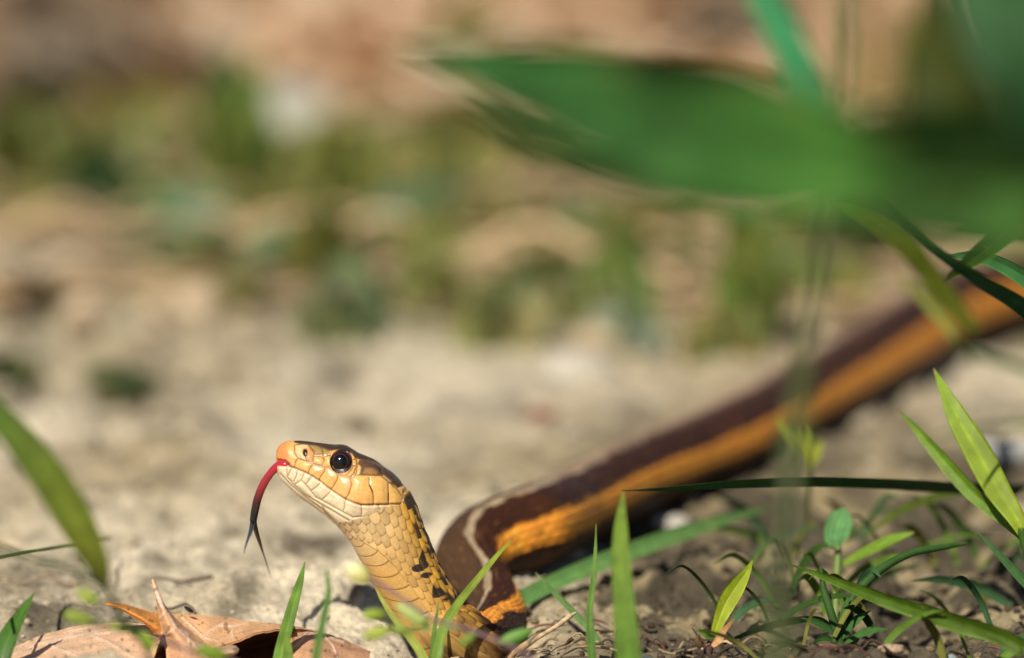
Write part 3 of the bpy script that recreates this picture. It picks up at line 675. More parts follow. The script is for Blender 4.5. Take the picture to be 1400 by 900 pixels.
blade('narrow pale blade leaning left in front of the neck', [(588, 925, .978, 16), (575, 893, .980, 13), (556, 866, .982, 10), (536, 842, .984, 8), (521, 818, .986, 5), (513, 803, .988, 1)], roll=-0.2, fold=0.3, col=(0.30, 0.42, 0.10), col2=(0.36, 0.46, 0.14), seed=5)
blade('needle thin blade tip between the two blades at the neck', [(592, 925, .984, 9), (592, 890, .985, 8), (595, 855, .986, 6), (598, 835, .987, 3), (599, 822, .988, .6)], roll=0.2, col=(0.12, 0.30, 0.07), seed=6)
blade('slim upright blade left of the broad blurred one in the bottom centre', [(812, 925, .975, 13), (809, 880, .978, 13), (807, 838, .98, 11), (811, 800, .982, 9), (814, 765, .984, 6), (815, 716, .986, 1)], roll=0.5, fold=0.35, col=(0.07, 0.20, 0.03), col2=(0.16, 0.34, 0.06), seed=7)
blade('broad blurred upright blade in the bottom centre', [(862, 925, .935, 36), (858, 880, .94, 34), (853, 820, .945, 30), (849, 760, .95, 25), (849, 715, .955, 17), (852, 672, .96, 2)], roll=0.2, fold=0.2, col=(0.11, 0.25, 0.05), col2=(0.20, 0.34, 0.07), seed=8)
blade('bluish thin blade leaning left behind the slim upright one', [(838, 925, .998, 13), (812, 868, 1.004, 11), (785, 838, 1.008, 10), (760, 812, 1.012, 8), (732, 783, 1.016, 1)], roll=0.4, col=(0.12, 0.27, 0.12), seed=9, mat=M_dark)
blade('teal green long leaf sloping below the orange striped body', [(690, 835, 1.03, 24), (740, 806, 1.037, 26), (800, 779, 1.045, 27), (870, 752, 1.055, 27), (940, 728, 1.065, 24), (1000, 708, 1.075, 14), (1070, 690, 1.09, 2)], name='grass_shoot', mat=M_broad, roll=0.5, fold=0.3, col=(0.13, 0.32, 0.13), col2=(0.12, 0.26, 0.10), seed=10)
blade('dark narrow leaf lying level across the striped body', [(1400, 668, 1.07, 30), (1300, 664, 1.04, 27), (1200, 659, 1.02, 24), (1100, 657, 1.012, 22), (1000, 661, 1.008, 18), (920, 667, 1.006, 10), (850, 671, 1.004, 1.5)], name='grass_shoot', mat=M_dark, roll=0.9, fold=0.25, col=(0.03, 0.10, 0.05), col2=(0.04, 0.14, 0.06), seed=11)
blade('sharp green blade curving down right at the bottom right corner', [(1400, 885, .968, 30), (1365, 868, .970, 28), (1310, 850, .973, 30), (1250, 832, .977, 26), (1190, 812, .981, 20), (1140, 793, .985, 13), (1105, 780, .988, 7), (1080, 772, .99, 1)], roll=0.55, fold=0.3, col=(0.10, 0.20, 0.02), col2=(0.11, 0.26, 0.03), wave=0.08, seed=12)
blade('wide blurred blade arching in from the left edge', [(-60, 500, .885, 20), (-20, 548, .89, 32), (30, 605, .895, 45), (75, 665, .90, 52), (110, 725, .905, 47), (135, 775, .91, 28), (146, 803, .915, 5)], mat=M_grass, roll=0.1, fold=0.2, col=(0.14, 0.32, 0.10), col2=(0.32, 0.42, 0.07), seed=13)
blade('dark pointed blade in the bottom left corner', [(-12, 935, .974, 44), (2, 895, .975, 36), (18, 860, .977, 24), (34, 832, .98, 12), (47, 811, .983, 1)], roll=0.4, fold=0.3, col=(0.05, 0.16, 0.03), col2=(0.09, 0.24, 0.05), seed=14)
blade('dark thin blade entering at the right edge below the bright pair', [(1440, 830, .985, 16), (1400, 793, .99, 15), (1370, 762, .995, 10), (1335, 726, 1.0, 1)], roll=0.4, col=(0.05, 0.14, 0.06), seed=15, mat=M_dark)
blade('low teal leaf lying on the soil right of the seedling', [(1145, 862, 1.0, 5), (1120, 846, 1.002, 14), (1080, 848, 1.004, 18), (1040, 858, 1.003, 15), (1005, 872, 1.0, 8), (985, 884, .998, 2)], roll=0.9, col=(0.05, 0.16, 0.09), seed=16, mat=M_dark)
blade('dark blade crossing the striped body at the right edge', [(1440, 512, 1.18, 13), (1390, 500, 1.19, 12), (1345, 487, 1.2, 9), (1300, 468, 1.21, 1)], roll=0.3, col=(0.04, 0.12, 0.04), seed=17, mat=M_dark)
blade('olive blade lying on the shaded soil under the dark level leaf', [(1180, 735, 1.05, 3), (1230, 700, 1.055, 12), (1280, 680, 1.06, 14), (1330, 672, 1.065, 8)], roll=0.6, col=(0.10, 0.16, 0.03), seed=18)
blade('thin green blade lying flat at the far right of the pale soil', [(1250, 605, 1.16, 3), (1310, 590, 1.17, 9), (1370, 583, 1.175, 11), (1440, 580, 1.18, 10)], roll=0.7, col=(0.08, 0.20, 0.05), seed=19)

# -- bright pair of leaves on one shoot at the right edge
pr = empty('grass_shoot', P(1420, 800, 1.0), 'bright yellow green shoot with two spread leaves at the right edge', 'grass')
add_tube('stem', M_grass, pr, PZ([(1450, 930, .98), (1430, 850, .99), (1410, 770, .995), (1396, 725, 1.0)]), [9 * K, 9 * K, 8 * K, 6 * K], (0.06, 0.14, 0.02))
add_ribbon('leaf', M_grass, pr, pts=[(1408, 745, .999, 12), (1392, 712, 1.0, 24), (1365, 670, 1.002, 35), (1338, 620, 1.004, 38), (1310, 572, 1.006, 29), (1290, 532, 1.008, 14), (1276, 503, 1.01, 1)], roll=0.15, fold=0.25, col=(0.26, 0.40, 0.03), col2=(0.24, 0.42, 0.06), seed=20)
add_ribbon('leaf', M_grass, pr, pts=[(1410, 745, 1.003, 10), (1375, 712, 1.006, 16), (1330, 672, 1.01, 24), (1290, 628, 1.014, 22), (1255, 588, 1.018, 12), (1228, 558, 1.022, 1)], roll=0.6, fold=0.35, col=(0.13, 0.30, 0.03), col2=(0.20, 0.38, 0.05), seed=21)

# -- seedling in focus
sd = empty('seedling', P(975, 905, .985), 'small seedling with one bright upright leaf on a dark stem', 'seedling')
add_tube('stem', M_bark, sd, PZ([(962, 930, .984), (965, 905, .985), (970, 885, .986), (974, 872, .987)]), [7 * K, 6.5 * K, 6 * K, 4 * K], [(0.05, 0.03, 0.025), (0.07, 0.035, 0.03)])
add_ribbon('leaf', M_grass, sd, pts=[(974, 874, .987, 9), (982, 850, .988, 17), (994, 822, .989, 25), (1008, 800, .99, 22), (1021, 781, .991, 11), (1029, 766, .992, 1)], roll=-0.15, fold=0.35, nc=13, col=(0.36, 0.50, 0.02), col2=(0.34, 0.50, 0.03), seed=22)
add_ribbon('leaf', M_grass, sd, pts=[(984, 873, .984, 2), (975, 870, .984, 8), (966, 868, .984, 11), (958, 862, .985, 6), (955, 858, .986, 1)], roll=0.8, fold=0.3, col=(0.16, 0.36, 0.06), seed=23)
add_ribbon('withered_leaf', M_dead, sd, pts=[(974, 884, .983, 5), (983, 874, .983, 11), (990, 862, .984, 8), (998, 853, .985, 5), (1006, 843, .986, 1)], roll=0.2, col=(0.62, 0.42, 0.26), col2=(0.20, 0.10, 0.05), seed=24)
add_tube('twig', M_bark, sd, PZ([(964, 888, .985), (960, 876, .985), (953, 868, .985), (946, 858, .985)]), [2.2 * K, 1.8 * K, 1.5 * K, .6 * K], (0.08, 0.03, 0.025))
add_tube('twig', M_bark, sd, PZ([(968, 915, .983), (982, 896, .982), (994, 886, .982), (1004, 883, .982)]), [2.6 * K, 2.6 * K, 2.6 * K, 3 * K], (0.035, 0.02, 0.015))
add_tube('bud', M_bark, sd, PZ([(958, 884, .983), (955, 880, .983), (953, 875, .983), (956, 868, .983)]), [4 * K, 5 * K, 4 * K, 1 * K], (0.09, 0.05, 0.02))

# -- oval seedling leaf behind, on the right
ov = empty('seedling', P(1142, 850, 1.03), 'small oval leaved seedling standing on the shaded soil', 'seedling')
add_ribbon('leaf', M_broad, ov, pts=[(1146, 750, 1.03, 8), (1143, 738, 1.03, 30), (1146, 722, 1.03, 38), (1152, 705, 1.03, 30), (1156, 694, 1.03, 3)], roll=0.3, fold=0.15, col=(0.12, 0.33, 0.16), seed=25)
add_ribbon('leaf', M_broad, ov, pts=[(1145, 775, 1.03, 6), (1180, 757, 1.028, 15), (1215, 740, 1.026, 17), (1250, 728, 1.024, 3)], roll=0.6, fold=0.2, col=(0.17, 0.33, 0.05), seed=26)
add_tube('stem', M_grass, ov, PZ([(1142, 850, 1.025), (1143, 810, 1.027), (1145, 775, 1.029), (1146, 748, 1.03)]), [4 * K, 5 * K, 6 * K, 5 * K], (0.24, 0.34, 0.08))
# -- curled dark shoots right of it
cs = empty('weed', P(1150, 880, 1.0), 'dark green weed with thin arching stems on the shaded soil', 'weed')
add_tube('stem', M_dark, cs, PZ([(1140, 880, 1.0), (1165, 820, 1.002), (1200, 782, 1.004), (1245, 757, 1.006), (1290, 748, 1.008), (1322, 743, 1.01)]), [5 * K, 6 * K, 6 * K, 5.5 * K, 4.5 * K, 2 * K], (0.045, 0.11, 0.025))
add_tube('stem', M_dark, cs, PZ([(1150, 885, 1.0), (1136, 838, 1.001), (1126, 805, 1.002), (1122, 775, 1.003)]), [6 * K, 6 * K, 5 * K, 2 * K], (0.045, 0.11, 0.025))
add_tube('stem', M_dark, cs, PZ([(1170, 885, 1.0), (1150, 850, 1.02), (1200, 790, 1.04), (1260, 770, 1.05)]), [4 * K, 4 * K, 4 * K, 1 * K], (0.05, 0.10, 0.025))
for i, (a, b, c, d) in enumerate([(1145, 870, 1095, 845), (1150, 875, 1190, 835), (1155, 880, 1215, 860), (1140, 875, 1110, 880), (1150, 870, 1160, 815)]):
    add_ribbon('leaf', M_dark, cs, pts=[(a, b, 1.0, 4), ((a + c) / 2, (b + d) / 2 - 6, 1.0, 12), (c, d, 1.0, 1)], roll=0.5, col=(0.05, 0.15, 0.05), ns=20, seed=27 + i)
# -- yellow green sprout in front of the body
sp = empty('sprout', P(1105, 690, 1.10), 'yellow green sprout with three small leaves against the striped body', 'sprout')
add_tube('stem', M_grass, sp, PZ([(1100, 722, 1.10), (1103, 680, 1.10), (1106, 640, 1.10), (1104, 618, 1.10)]), [4 * K, 4 * K, 4 * K, 3 * K], (0.10, 0.10, 0.03))
add_ribbon('leaf', M_grass, sp, pts=[(1105, 635, 1.10, 8), (1098, 612, 1.10, 17), (1080, 590, 1.10, 14), (1060, 572, 1.10, 2)], roll=0.3, col=(0.36, 0.46, 0.05), seed=33)
add_ribbon('leaf', M_grass, sp, pts=[(1105, 640, 1.10, 6), (1116, 618, 1.10, 14), (1124, 602, 1.10, 2)], roll=0.3, col=(0.36, 0.46, 0.05), seed=34, ns=24)
add_ribbon('leaf', M_grass, sp, pts=[(1104, 625, 1.10, 4), (1104, 603, 1.10, 11), (1098, 582, 1.10, 2)], roll=0.3, col=(0.28, 0.42, 0.05), seed=35, ns=24)

rgx = random.Random(21)
for i in range(46):
    x = rgx.uniform(990, 1400); y = rgx.uniform(730, 905); z = depth_at(y) ; L = rgx.uniform(70, 180); a = rgx.choice([-1, 1]) * rgx.uniform(.25, 1.2)
    dx = math.sin(a) * L; dy = math.cos(a) * L * .55; w = rgx.uniform(5, 15)
    c = [(0.04, 0.10, 0.025), (0.11, 0.23, 0.045), (0.05, 0.14, 0.08), (0.17, 0.20, 0.06)][i % 4]
    where = '%s-%s, %s, %s' % ('right' if dx > 0 else 'left', 'sprawling' if abs(a) > 0.8 else 'leaning', 'left of the oval seedling' if x < 1120 else 'right of the oval seedling' if x < 1290 else 'under the bright shoot', 'at the bottom edge' if y > 850 else 'beside the curving blade' if y > 790 else 'above the curving blade')
    blade(['dark', 'mid green', 'bluish', 'olive'][i % 4] + (' long' if L > 140 else ' mid-length' if L > 105 else ' short') + (' wide' if w > 11 else ' slim' if w > 7.5 else ' needle-thin') + ' blade, ' + where, [(x, y + 6, z, w * .8), (x + dx * .3, y - dy * .5, z, w), (x + dx * .7, y - dy * .9, z - .004, w * .8), (x + dx, y - dy * rgx.uniform(.7, 1.05), z - .008, 1)], mat=M_dark, group='dark blades on the shaded soil', roll=rgx.uniform(.2, 1), fold=.3, col=c, seed=100 + i, ns=30)
# -- plant at the upper right: arching leaves behind and over the body
ur = empty('grass_plant', P(1440, 560, 1.1), 'leafy grass plant arching over the body at the right edge', 'grass')
add_ribbon('leaf', M_broad, ur, pts=[(1440, 245, .95, 40), (1400, 292, .955, 40), (1360, 330, .96, 34), (1325, 358, .965, 22), (1290, 386, .97, 2)], roll=0.35, fold=0.25, col=(0.06, 0.15, 0.03), seed=40)
add_ribbon('leaf', M_dark, ur, pts=[(1440, 452, .99, 30), (1390, 412, .98, 26), (1330, 376, .965, 20), (1270, 335, .955, 14), (1220, 290, .945, 9), (1180, 255, .935, 1)], roll=0.6, fold=0.3, col=(0.025, 0.13, 0.07), seed=41)
add_ribbon('leaf', M_grass, ur, pts=[(1330, 450, 1.16, 22), (1290, 400, 1.13, 30), (1240, 335, 1.1, 34), (1190, 295, 1.07, 28), (1130, 270, 1.05, 3)], roll=0.5, fold=0.2, col=(0.34, 0.48, 0.07), col2=(0.30, 0.48, 0.07), seed=42)
add_ribbon('leaf', M_dark, ur, pts=[(1440, 410, 1.0, 24), (1390, 372, 1.0, 24), (1340, 350, 1.0, 18), (1290, 350, 1.0, 2)], roll=0.5, fold=0.3, col=(0.05, 0.20, 0.08), seed=43)
add_ribbon('leaf', M_grass, ur, pts=[(1335, 500, 1.14, 4), (1290, 440, 1.15, 14), (1255, 400, 1.16, 12), (1215, 375, 1.17, 1)], roll=0.4, fold=0.2, col=(0.25, 0.33, 0.09), seed=44)
add_tube('stem', M_dark, ur, PZ([(1455, 640, 1.05), (1450, 520, 1.03), (1442, 400, 1.0), (1440, 250, .96)]), [8 * K, 8 * K, 8 * K, 5 * K], (0.03, 0.09, 0.03))

# -- big out of focus plant close to the camera, upper right
bg = empty('broad_leaf_plant', P(1500, 700, .72), 'big blurred broad leaf plant hanging in from the upper right', 'plant')
add_ribbon('leaf', M_broad, bg, pts=[(1240, 235, .70, 90), (1130, 215, .70, 165), (1030, 192, .70, 190), (930, 168, .70, 180), (830, 143, .705, 150), (740, 116, .71, 108), (650, 92, .715, 62), (585, 77, .72, 28), (525, 64, .725, 2)], roll=0.25, fold=0.16, ns=80, nc=13, col=(0.06, 0.20, 0.045), col2=(0.02, 0.12, 0.05), mott=.6, seed=50)
add_ribbon('leaf', M_broad, bg, pts=[(1560, 340, .74, 90), (1460, 275, .735, 170), (1370, 238, .73, 200), (1280, 222, .725, 195), (1190, 212, .72, 150), (1110, 205, .715, 90), (1040, 200, .71, 4)], roll=0.4, fold=0.25, ns=70, nc=13, col=(0.09, 0.24, 0.075), col2=(0.05, 0.17, 0.06), mott=.5, seed=51)
add_ribbon('leaf', M_dark, bg, pts=[(1190, 260, .80, 10), (1150, 210, .805, 34), (1115, 140, .81, 52), (1080, 65, .815, 50), (1040, -10, .82, 42), (1000, -80, .825, 4)], roll=0.15, fold=0.2, col=(0.02, 0.17, 0.085), col2=(0.04, 0.24, 0.13), seed=52)
add_ribbon('leaf', M_dark, bg, pts=[(1500, 400, .72, 40), (1470, 250, .70, 120), (1440, 120, .69, 150), (1420, 0, .69, 130), (1400, -110, .70, 20)], roll=0.5, fold=0.2, col=(0.025, 0.09, 0.04), seed=53)
add_tube('stem', M_dark, bg, PZ([(1520, 1500, .74), (1515, 1100, .74), (1510, 700, .74), (1505, 400, .73), (1500, 200, .72), (1490, -100, .71)]), [16 * K] * 5 + [9 * K], (0.03, 0.10, 0.03), ns=60)
add_ribbon('leaf', M_dark, bg, pts=[(1120, 190, .76, 10), (1040, 128, .76, 46), (940, 96, .76, 44), (820, 80, .76, 34), (680, 70, .765, 20), (540, 66, .77, 2)], roll=0.4, fold=0.2, col=(0.02, 0.06, 0.025), seed=54)
add_ribbon('leaf', M_dark, bg, pts=[(1180, 262, .78, 10), (1080, 262, .78, 44), (960, 256, .78, 48), (850, 238, .78, 44), (740, 200, .785, 30), (620, 140, .79, 2)], roll=0.4, fold=0.2, col=(0.05, 0.09, 0.025), seed=55)
add_ribbon('leaf', M_broad, bg, pts=[(1540, 200, .68, 50), (1460, 250, .68, 100), (1370, 280, .685, 110), (1290, 280, .69, 80), (1220, 262, .695, 30), (1180, 250, .70, 3)], roll=0.4, fold=0.2, col=(0.08, 0.22, 0.07), col2=(0.05, 0.18, 0.05), mott=.5, seed=56)
add_ribbon('leaf', M_dark, bg, pts=[(1530, 180, .74, 60), (1450, 130, .74, 120), (1380, 60, .745, 120), (1330, -20, .75, 80), (1300, -80, .75, 10)], roll=0.4, fold=0.2, col=(0.03, 0.10, 0.05), mott=.5, seed=57)
# -- olive stalk further back at the top right
ol = empty('broad_leaf_plant', P(1290, 420, 1.75), 'dark olive blurred plant standing behind at the top right', 'plant')
for i, (x0, y0, x1, y1, w, z) in enumerate([(1285, 250, 1275, -60, 110, 1.5), (1340, 280, 1320, -60, 90, 1.55), (1385, 260, 1400, -60, 110, 1.5), (1225, 240, 1235, -10, 60, 1.62), (1170, 230, 1165, -40, 34, 1.6), (1250, 300, 1230, 60, 36, 1.62), (1330, 420, 1310, 200, 50, 1.5), (1400, 380, 1390, 120, 60, 1.5), (1180, 400, 1200, 320, 50, 1.45), (1230, 390, 1190, 300, 40, 1.48)]):
    add_ribbon('leaf', M_dark, ol, pts=[(x0, y0 + 120, z + .05, w * .3), (x0, y0, z, w * .8), ((x0 + x1) / 2 + 8, (y0 + y1) / 2, z, w), (x1, y1, z, 3)], roll=0.4 + 0.1 * i, fold=0.2, ns=30, col=(0.035, 0.052, 0.010) if i not in (3, 4) else (0.16, 0.17, 0.06), seed=60 + i)
# -- thin blurred stalks in front of the body
def stalks(label, lst, cat='grass'):
    o = empty('grass_stalks', P(lst[0][0][0], lst[0][0][1], lst[0][0][2]), label, cat)
    for i, s in enumerate(lst): add_tube('stalk', M_grass, o, PZ([p[:3] for p in s]), [p[3] * K * p[2] for p in s], (0.13, 0.17, 0.06), ns=50)
stalks('thin blurred upright grass stalks between the camera and the body', [
    [(1065, 1180, .78, 8), (1075, 820, .785, 8), (1085, 620, .79, 8), (1105, 470, .79, 8), (1118, 370, .795, 5.5), (1132, 240, .80, 2.5)],
    [(1060, 1180, .80, 8), (1066, 800, .80, 8), (1096, 600, .80, 7), (1112, 430, .80, 6.0), (1145, 200, .80, 8), (1165, -20, .80, 5)],
    [(1045, 1180, .76, 5.5), (1052, 850, .765, 5.5), (1072, 640, .77, 5.5), (1128, 300, .775, 5), (1150, 100, .78, 5), (1152, -20, .78, 5)]])

# -- sprigs of yellow buds
def bud(parent, px, py, z, L, w, ang, colr):
    a = math.radians(ang); dx = math.cos(a) * L / 2; dy = -math.sin(a) * L / 2
    pts = PZ([(px - dx, py - dy, z), (px - dx * .6, py - dy * .6, z), (px, py, z), (px + dx * .6, py + dy * .6, z), (px + dx, py + dy, z)])
    return add_tube('bud', M_petal, parent, pts, [w * .12 * K, w * .42 * K, w * .5 * K, w * .36 * K, w * .06 * K], colr, ns=20, nseg=12)
s1 = empty('weed_sprig', P(700, 900, 0.935), 'purplish sprig with pale yellow buds leaning in front of the neck', 'weed')
add_tube('stem', M_bark, s1, PZ([(760, 935, 0.925), (715, 893, 0.930), (670, 872, 0.933), (630, 858, 0.936), (590, 845, 0.938), (545, 815, 0.940), (520, 798, 0.942), (500, 790, 0.944)]), [2.6 * K] * 8, (0.20, 0.12, 0.13), ns=60)
for q in [(489, 783, 0.944, 44, 24, -35, [(0.86, 0.86, 0.72), (0.85, 0.82, 0.45), (0.75, 0.70, 0.15)]), (566, 843, 0.938, 60, 17, -35, [(0.62, 0.68, 0.30), (0.50, 0.62, 0.18)]), (545, 862, 0.936, 36, 14, -15, (0.50, 0.60, 0.14)),
          (512, 840, 0.932, 34, 14, 5, (0.40, 0.52, 0.06)), (515, 866, 0.930, 38, 15, 15, (0.48, 0.56, 0.08)), (640, 874, 0.935, 30, 12, 40, (0.28, 0.40, 0.06)), (705, 871, 0.955, 52, 18, 22, (0.20, 0.40, 0.08))]:
    bud(s1, *q)
add_tube('stem', M_grass, s1, PZ([(630, 858, 0.936), (585, 862, 0.936), (545, 862, 0.936), (530, 850, 0.934), (512, 840, 0.932)]), [2 * K] * 5, (0.3, 0.4, 0.1))
add_tube('stem', M_grass, s1, PZ([(590, 845, 0.938), (566, 858, 0.935), (540, 864, 0.932), (515, 866, 0.930)]), [2 * K] * 4, (0.3, 0.4, 0.1))
s2 = empty('weed_sprig', P(150, 900, 0.920), 'thin sprig with small green buds over the left of the dry leaf', 'weed')
add_tube('stem', M_grass, s2, PZ([(-40, 738, 0.900), (0, 750, 0.902), (60, 768, 0.905), (110, 783, 0.908), (145, 806, 0.912), (165, 840, 0.916), (195, 880, 0.920), (215, 930, 0.924)]), [3 * K, 3.4 * K, 3.4 * K, 3.4 * K, 3.4 * K, 3 * K, 3 * K, 3 * K], (0.07, 0.13, 0.04), ns=60)
add_tube('stem', M_bark, s2, PZ([(400, 935, 0.935), (320, 905, 0.932), (250, 886, 0.930), (200, 868, 0.927), (150, 857, 0.925), (118, 852, 0.923)]), [3 * K] * 6, (0.25, 0.16, 0.15), ns=50)
for q in [(121, 816, 0.925, 34, 17, -30, (0.42, 0.52, 0.10)), (108, 845, 0.923, 42, 17, -15, (0.34, 0.44, 0.06)), (184, 863, 0.925, 30, 15, -40, (0.30, 0.46, 0.05)), (200, 876, 0.925, 34, 16, -50, (0.36, 0.54, 0.05)), (290, 893, 0.930, 44, 18, -15, (0.24, 0.38, 0.03)), (165, 858, 0.924, 32, 12, -10, (0.30, 0.42, 0.05))]:
    bud(s2, *q)
add_tube('stem', M_grass, s2, PZ([(104, 782, .905), (112, 796, .91), (118, 806, .92)]), [1.8 * K] * 3, (0.2, 0.3, 0.08), ns=12)
add_tube('stem', M_grass, s2, PZ([(165, 857, .925), (140, 852, .924), (124, 848, .923)]), [1.8 * K] * 3, (0.2, 0.3, 0.08), ns=12)
add_tube('stem', M_grass, s2, PZ([(-40, 772, 0.960), (20, 758, 1.0), (80, 748, 1.02), (150, 736, 1.05)]), [2.5 * K] * 4, (0.2, 0.3, 0.08))

# ------------------------------------------------------------------ the dry leaf
VEINS = [[(278, 871), (290, 863), (300, 857), (306, 853)], [(278, 872), (298, 878)], [(277, 871), (262, 858), (250, 846)], [(300, 857), (322, 858), (340, 853)], [(320, 875), (317, 865), (322, 858)],
         [(210, 800), (222, 830), (240, 860), (262, 880), (285, 905)], [(226, 836), (221, 846)], [(240, 860), (228, 868)], [(240, 860), (256, 868), (258, 884)], [(262, 880), (276, 884), (281, 895)],
         [(420, 866), (408, 882), (395, 890)], [(440, 868), (455, 884), (462, 905)], [(400, 862), (420, 866), (440, 868), (470, 880)],
         [(10, 900), (60, 880), (120, 868), (185, 864), (225, 866)], [(60, 880), (90, 893), (140, 910)], [(120, 868), (150, 880), (190, 905)], [(90, 873), (110, 862), (130, 857)], [(15, 912), (80, 905), (150, 910)]]
def patch(rows, nu, nv):
    """rows of (px, py, depth) control points -> smooth grid in photo units, then to space"""
    rr = np.array([crom(np.asarray(r, float) * [1, 1, 800], nu) for r in rows])
    out = np.array([crom(rr[:, i], nv) for i in range(nu)]).transpose(1, 0, 2)
    out[..., 2] /= 800
    return out
def lobe(parent, rows, nu, nv, colr, name='lobe', label=None, thick=0.00016, wob=1.0, flip=False):
    q = patch(rows, nu, nv); g = P(q[..., 0], q[..., 1], q[..., 2]); n = normals_of(g, False)
    if np.mean(n @ (toward + 0.5 * UPV)) < 0: n = -n
    dv = polydist(q[..., 0], q[..., 1], VEINS)
    h = 1.5 * np.exp(-(dv / 1.3) ** 2) + wob * 1.6 * fbm(q[..., 0] * 0.035, q[..., 1] * 0.05, 3, 91) + 0.5 * fbm(q[..., 0] * 0.2, q[..., 1] * 0.2, 2, 92)
    g = g + n * (h * K)[..., None]
    v = np.exp(-(dv / 1.25) ** 2)[..., None] * 0.85
    c = np.asarray(colr, float) * (1 + 0.18 * fbm(q[..., 0] * 0.05, q[..., 1] * 0.06, 4, 93))[..., None]
    c = c * (1 - v) + np.array([0.95, 0.78, 0.60]) * v
    sp = smooth(0.62, 0.75, fbm(q[..., 0] * 0.12, q[..., 1] * 0.12, 2, 97) + 0.1)[..., None] * 0.6; c = c * (1 - sp) + np.array([0.16, 0.07, 0.035]) * sp
    ns, nc = nv, nu
    V = np.concatenate([(g + n * thick).reshape(-1, 3), (g - n * thick).reshape(-1, 3)]); F1 = grid_faces(ns, nc); F2 = F1[:, ::-1] + ns * nc
    def wall(idx): return np.stack([idx[:-1], idx[1:], idx[1:] + ns * nc, idx[:-1] + ns * nc], -1)
    L = np.arange(ns) * nc; Rr = L + nc - 1; A = np.arange(nc); Z_ = A + (ns - 1) * nc
    F = np.concatenate([F1, F2, wall(L)[:, ::-1], wall(Rr), wall(A), wall(Z_)[:, ::-1]])
    cc = c.reshape(-1, 3); edge = np.array([0.5, 0.3, 0.18])
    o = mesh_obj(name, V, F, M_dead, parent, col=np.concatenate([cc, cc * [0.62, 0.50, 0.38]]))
    if label: o['label'] = label
    return o
dl = empty('dead_leaf', P(300, 905, .985), 'curled tan dry leaf with one upright pointed tip on the soil', 'leaf')
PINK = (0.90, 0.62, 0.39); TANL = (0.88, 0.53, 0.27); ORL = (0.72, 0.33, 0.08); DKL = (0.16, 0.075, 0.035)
lobe(dl, [[(16, 888, .995), (60, 869, 1.002), (110, 857, 1.005), (170, 853, 1.002), (226, 860, .996)], [(5, 905, .985), (60, 893, .985), (120, 886, .985), (180, 882, .985), (216, 884, .985)], [(-10, 935, .968), (60, 928, .966), (130, 924, .966), (180, 926, .966), (200, 932, .968)]], 120, 60, PINK, label='flat pinkish left lobe')
lobe(dl, [[(144, 824.5, .992), (158, 825, .993), (176, 828.5, .994), (196, 835, .995), (219, 840, .995)], [(146, 826, .990), (160, 829, .989), (178, 837, .988), (198, 848, .988), (222, 862, .989)], [(148, 827, .992), (162, 832, .991), (182, 843, .991), (203, 856, .992), (224, 884, .992)]], 80, 30, ORL, label='orange curled edge pointing left', wob=.4)  # orange glow of light through the leaf painted into its colour
lobe(dl, [[(208.5, 794, .986), (213.5, 815, .986), (217.5, 838, .986), (221, 857, .985), (228, 873, .984), (231, 905, .982), (232, 935, .980)], [(209, 793, .986), (218, 820, .983), (228, 845, .982), (240, 866, .980), (254, 885, .979), (262, 910, .977), (265, 935, .976)], [(210, 793.5, .987), (222, 824, .988), (237, 843, .988), (258, 862, .987), (287, 883, .985), (304, 903, .983), (320, 935, .981)]], 120, 50, (0.80, 0.48, 0.27), label='upright pointed tip', wob=.7)
lobe(dl, [[(216, 840, 1.000), (245, 839.5, 1.006), (290, 843, 1.010), (335, 850, 1.011), (380, 853, 1.010), (402, 857, 1.008)], [(222, 870, .994), (250, 872, .996), (284, 874, .997), (318, 868, .997), (360, 860, .998), (402, 857.5, 1.002)], [(228, 905, .988), (260, 898, .987), (297, 886, .986), (322, 879, .987), (352, 866, .989), (400, 858.5, .995)]], 140, 60, TANL, label='broad tan back of the leaf')
lobe(dl, [[(292, 885, .990), (322, 880, .992), (352, 867, .994), (400, 860, .999), (440, 866, 1.004)], [(285, 898, .992), (320, 893, .996), (355, 885, .999), (400, 880, 1.002), (440, 885, 1.004)], [(280, 930, .982), (320, 930, .984), (355, 928, .985), (400, 928, .985), (440, 930, .985)]], 80, 30, DKL, label='brown shaded underside below the fold', wob=.6)  # shade under the fold painted into this dark brown
lobe(dl, [[(296, 886, .984), (308, 885, .983), (320, 884, .983), (326, 889, .983)], [(298, 892, .981), (308, 892, .980), (318, 892, .980), (325, 891, .981)], [(300, 897, .981), (307, 898, .981), (314, 897, .981), (322, 894, .982)]], 40, 20, (0.55, 0.38, 0.25), label='small torn flap', wob=.3)
lobe(dl, [[(398, 858, 1.004), (430, 862, 1.006), (462, 872, 1.006), (490, 884, 1.004), (506, 893, 1.0)], [(392, 880, .993), (425, 880, .993), (455, 888, .993), (482, 896, .992), (505, 902, .99)], [(386, 930, .980), (420, 932, .979), (450, 934, .979), (480, 934, .979), (505, 932, .98)]], 100, 50, (0.68, 0.40, 0.23), label='rounded right lobe with pale veins')
lobe(dl, [[(203, 905, .985), (212, 885, .987), (224, 868, .990), (232, 866, .992)], [(215, 912, .99), (222, 895, .992), (230, 880, .994), (240, 872, .996)], [(230, 920, .992), (235, 900, .994), (240, 888, .996), (250, 880, .997)]], 40, 20, (0.13, 0.05, 0.025), label='inside of the curl, painted dark as its shade', wob=.3)  # sheet coloured with the shade inside the curl
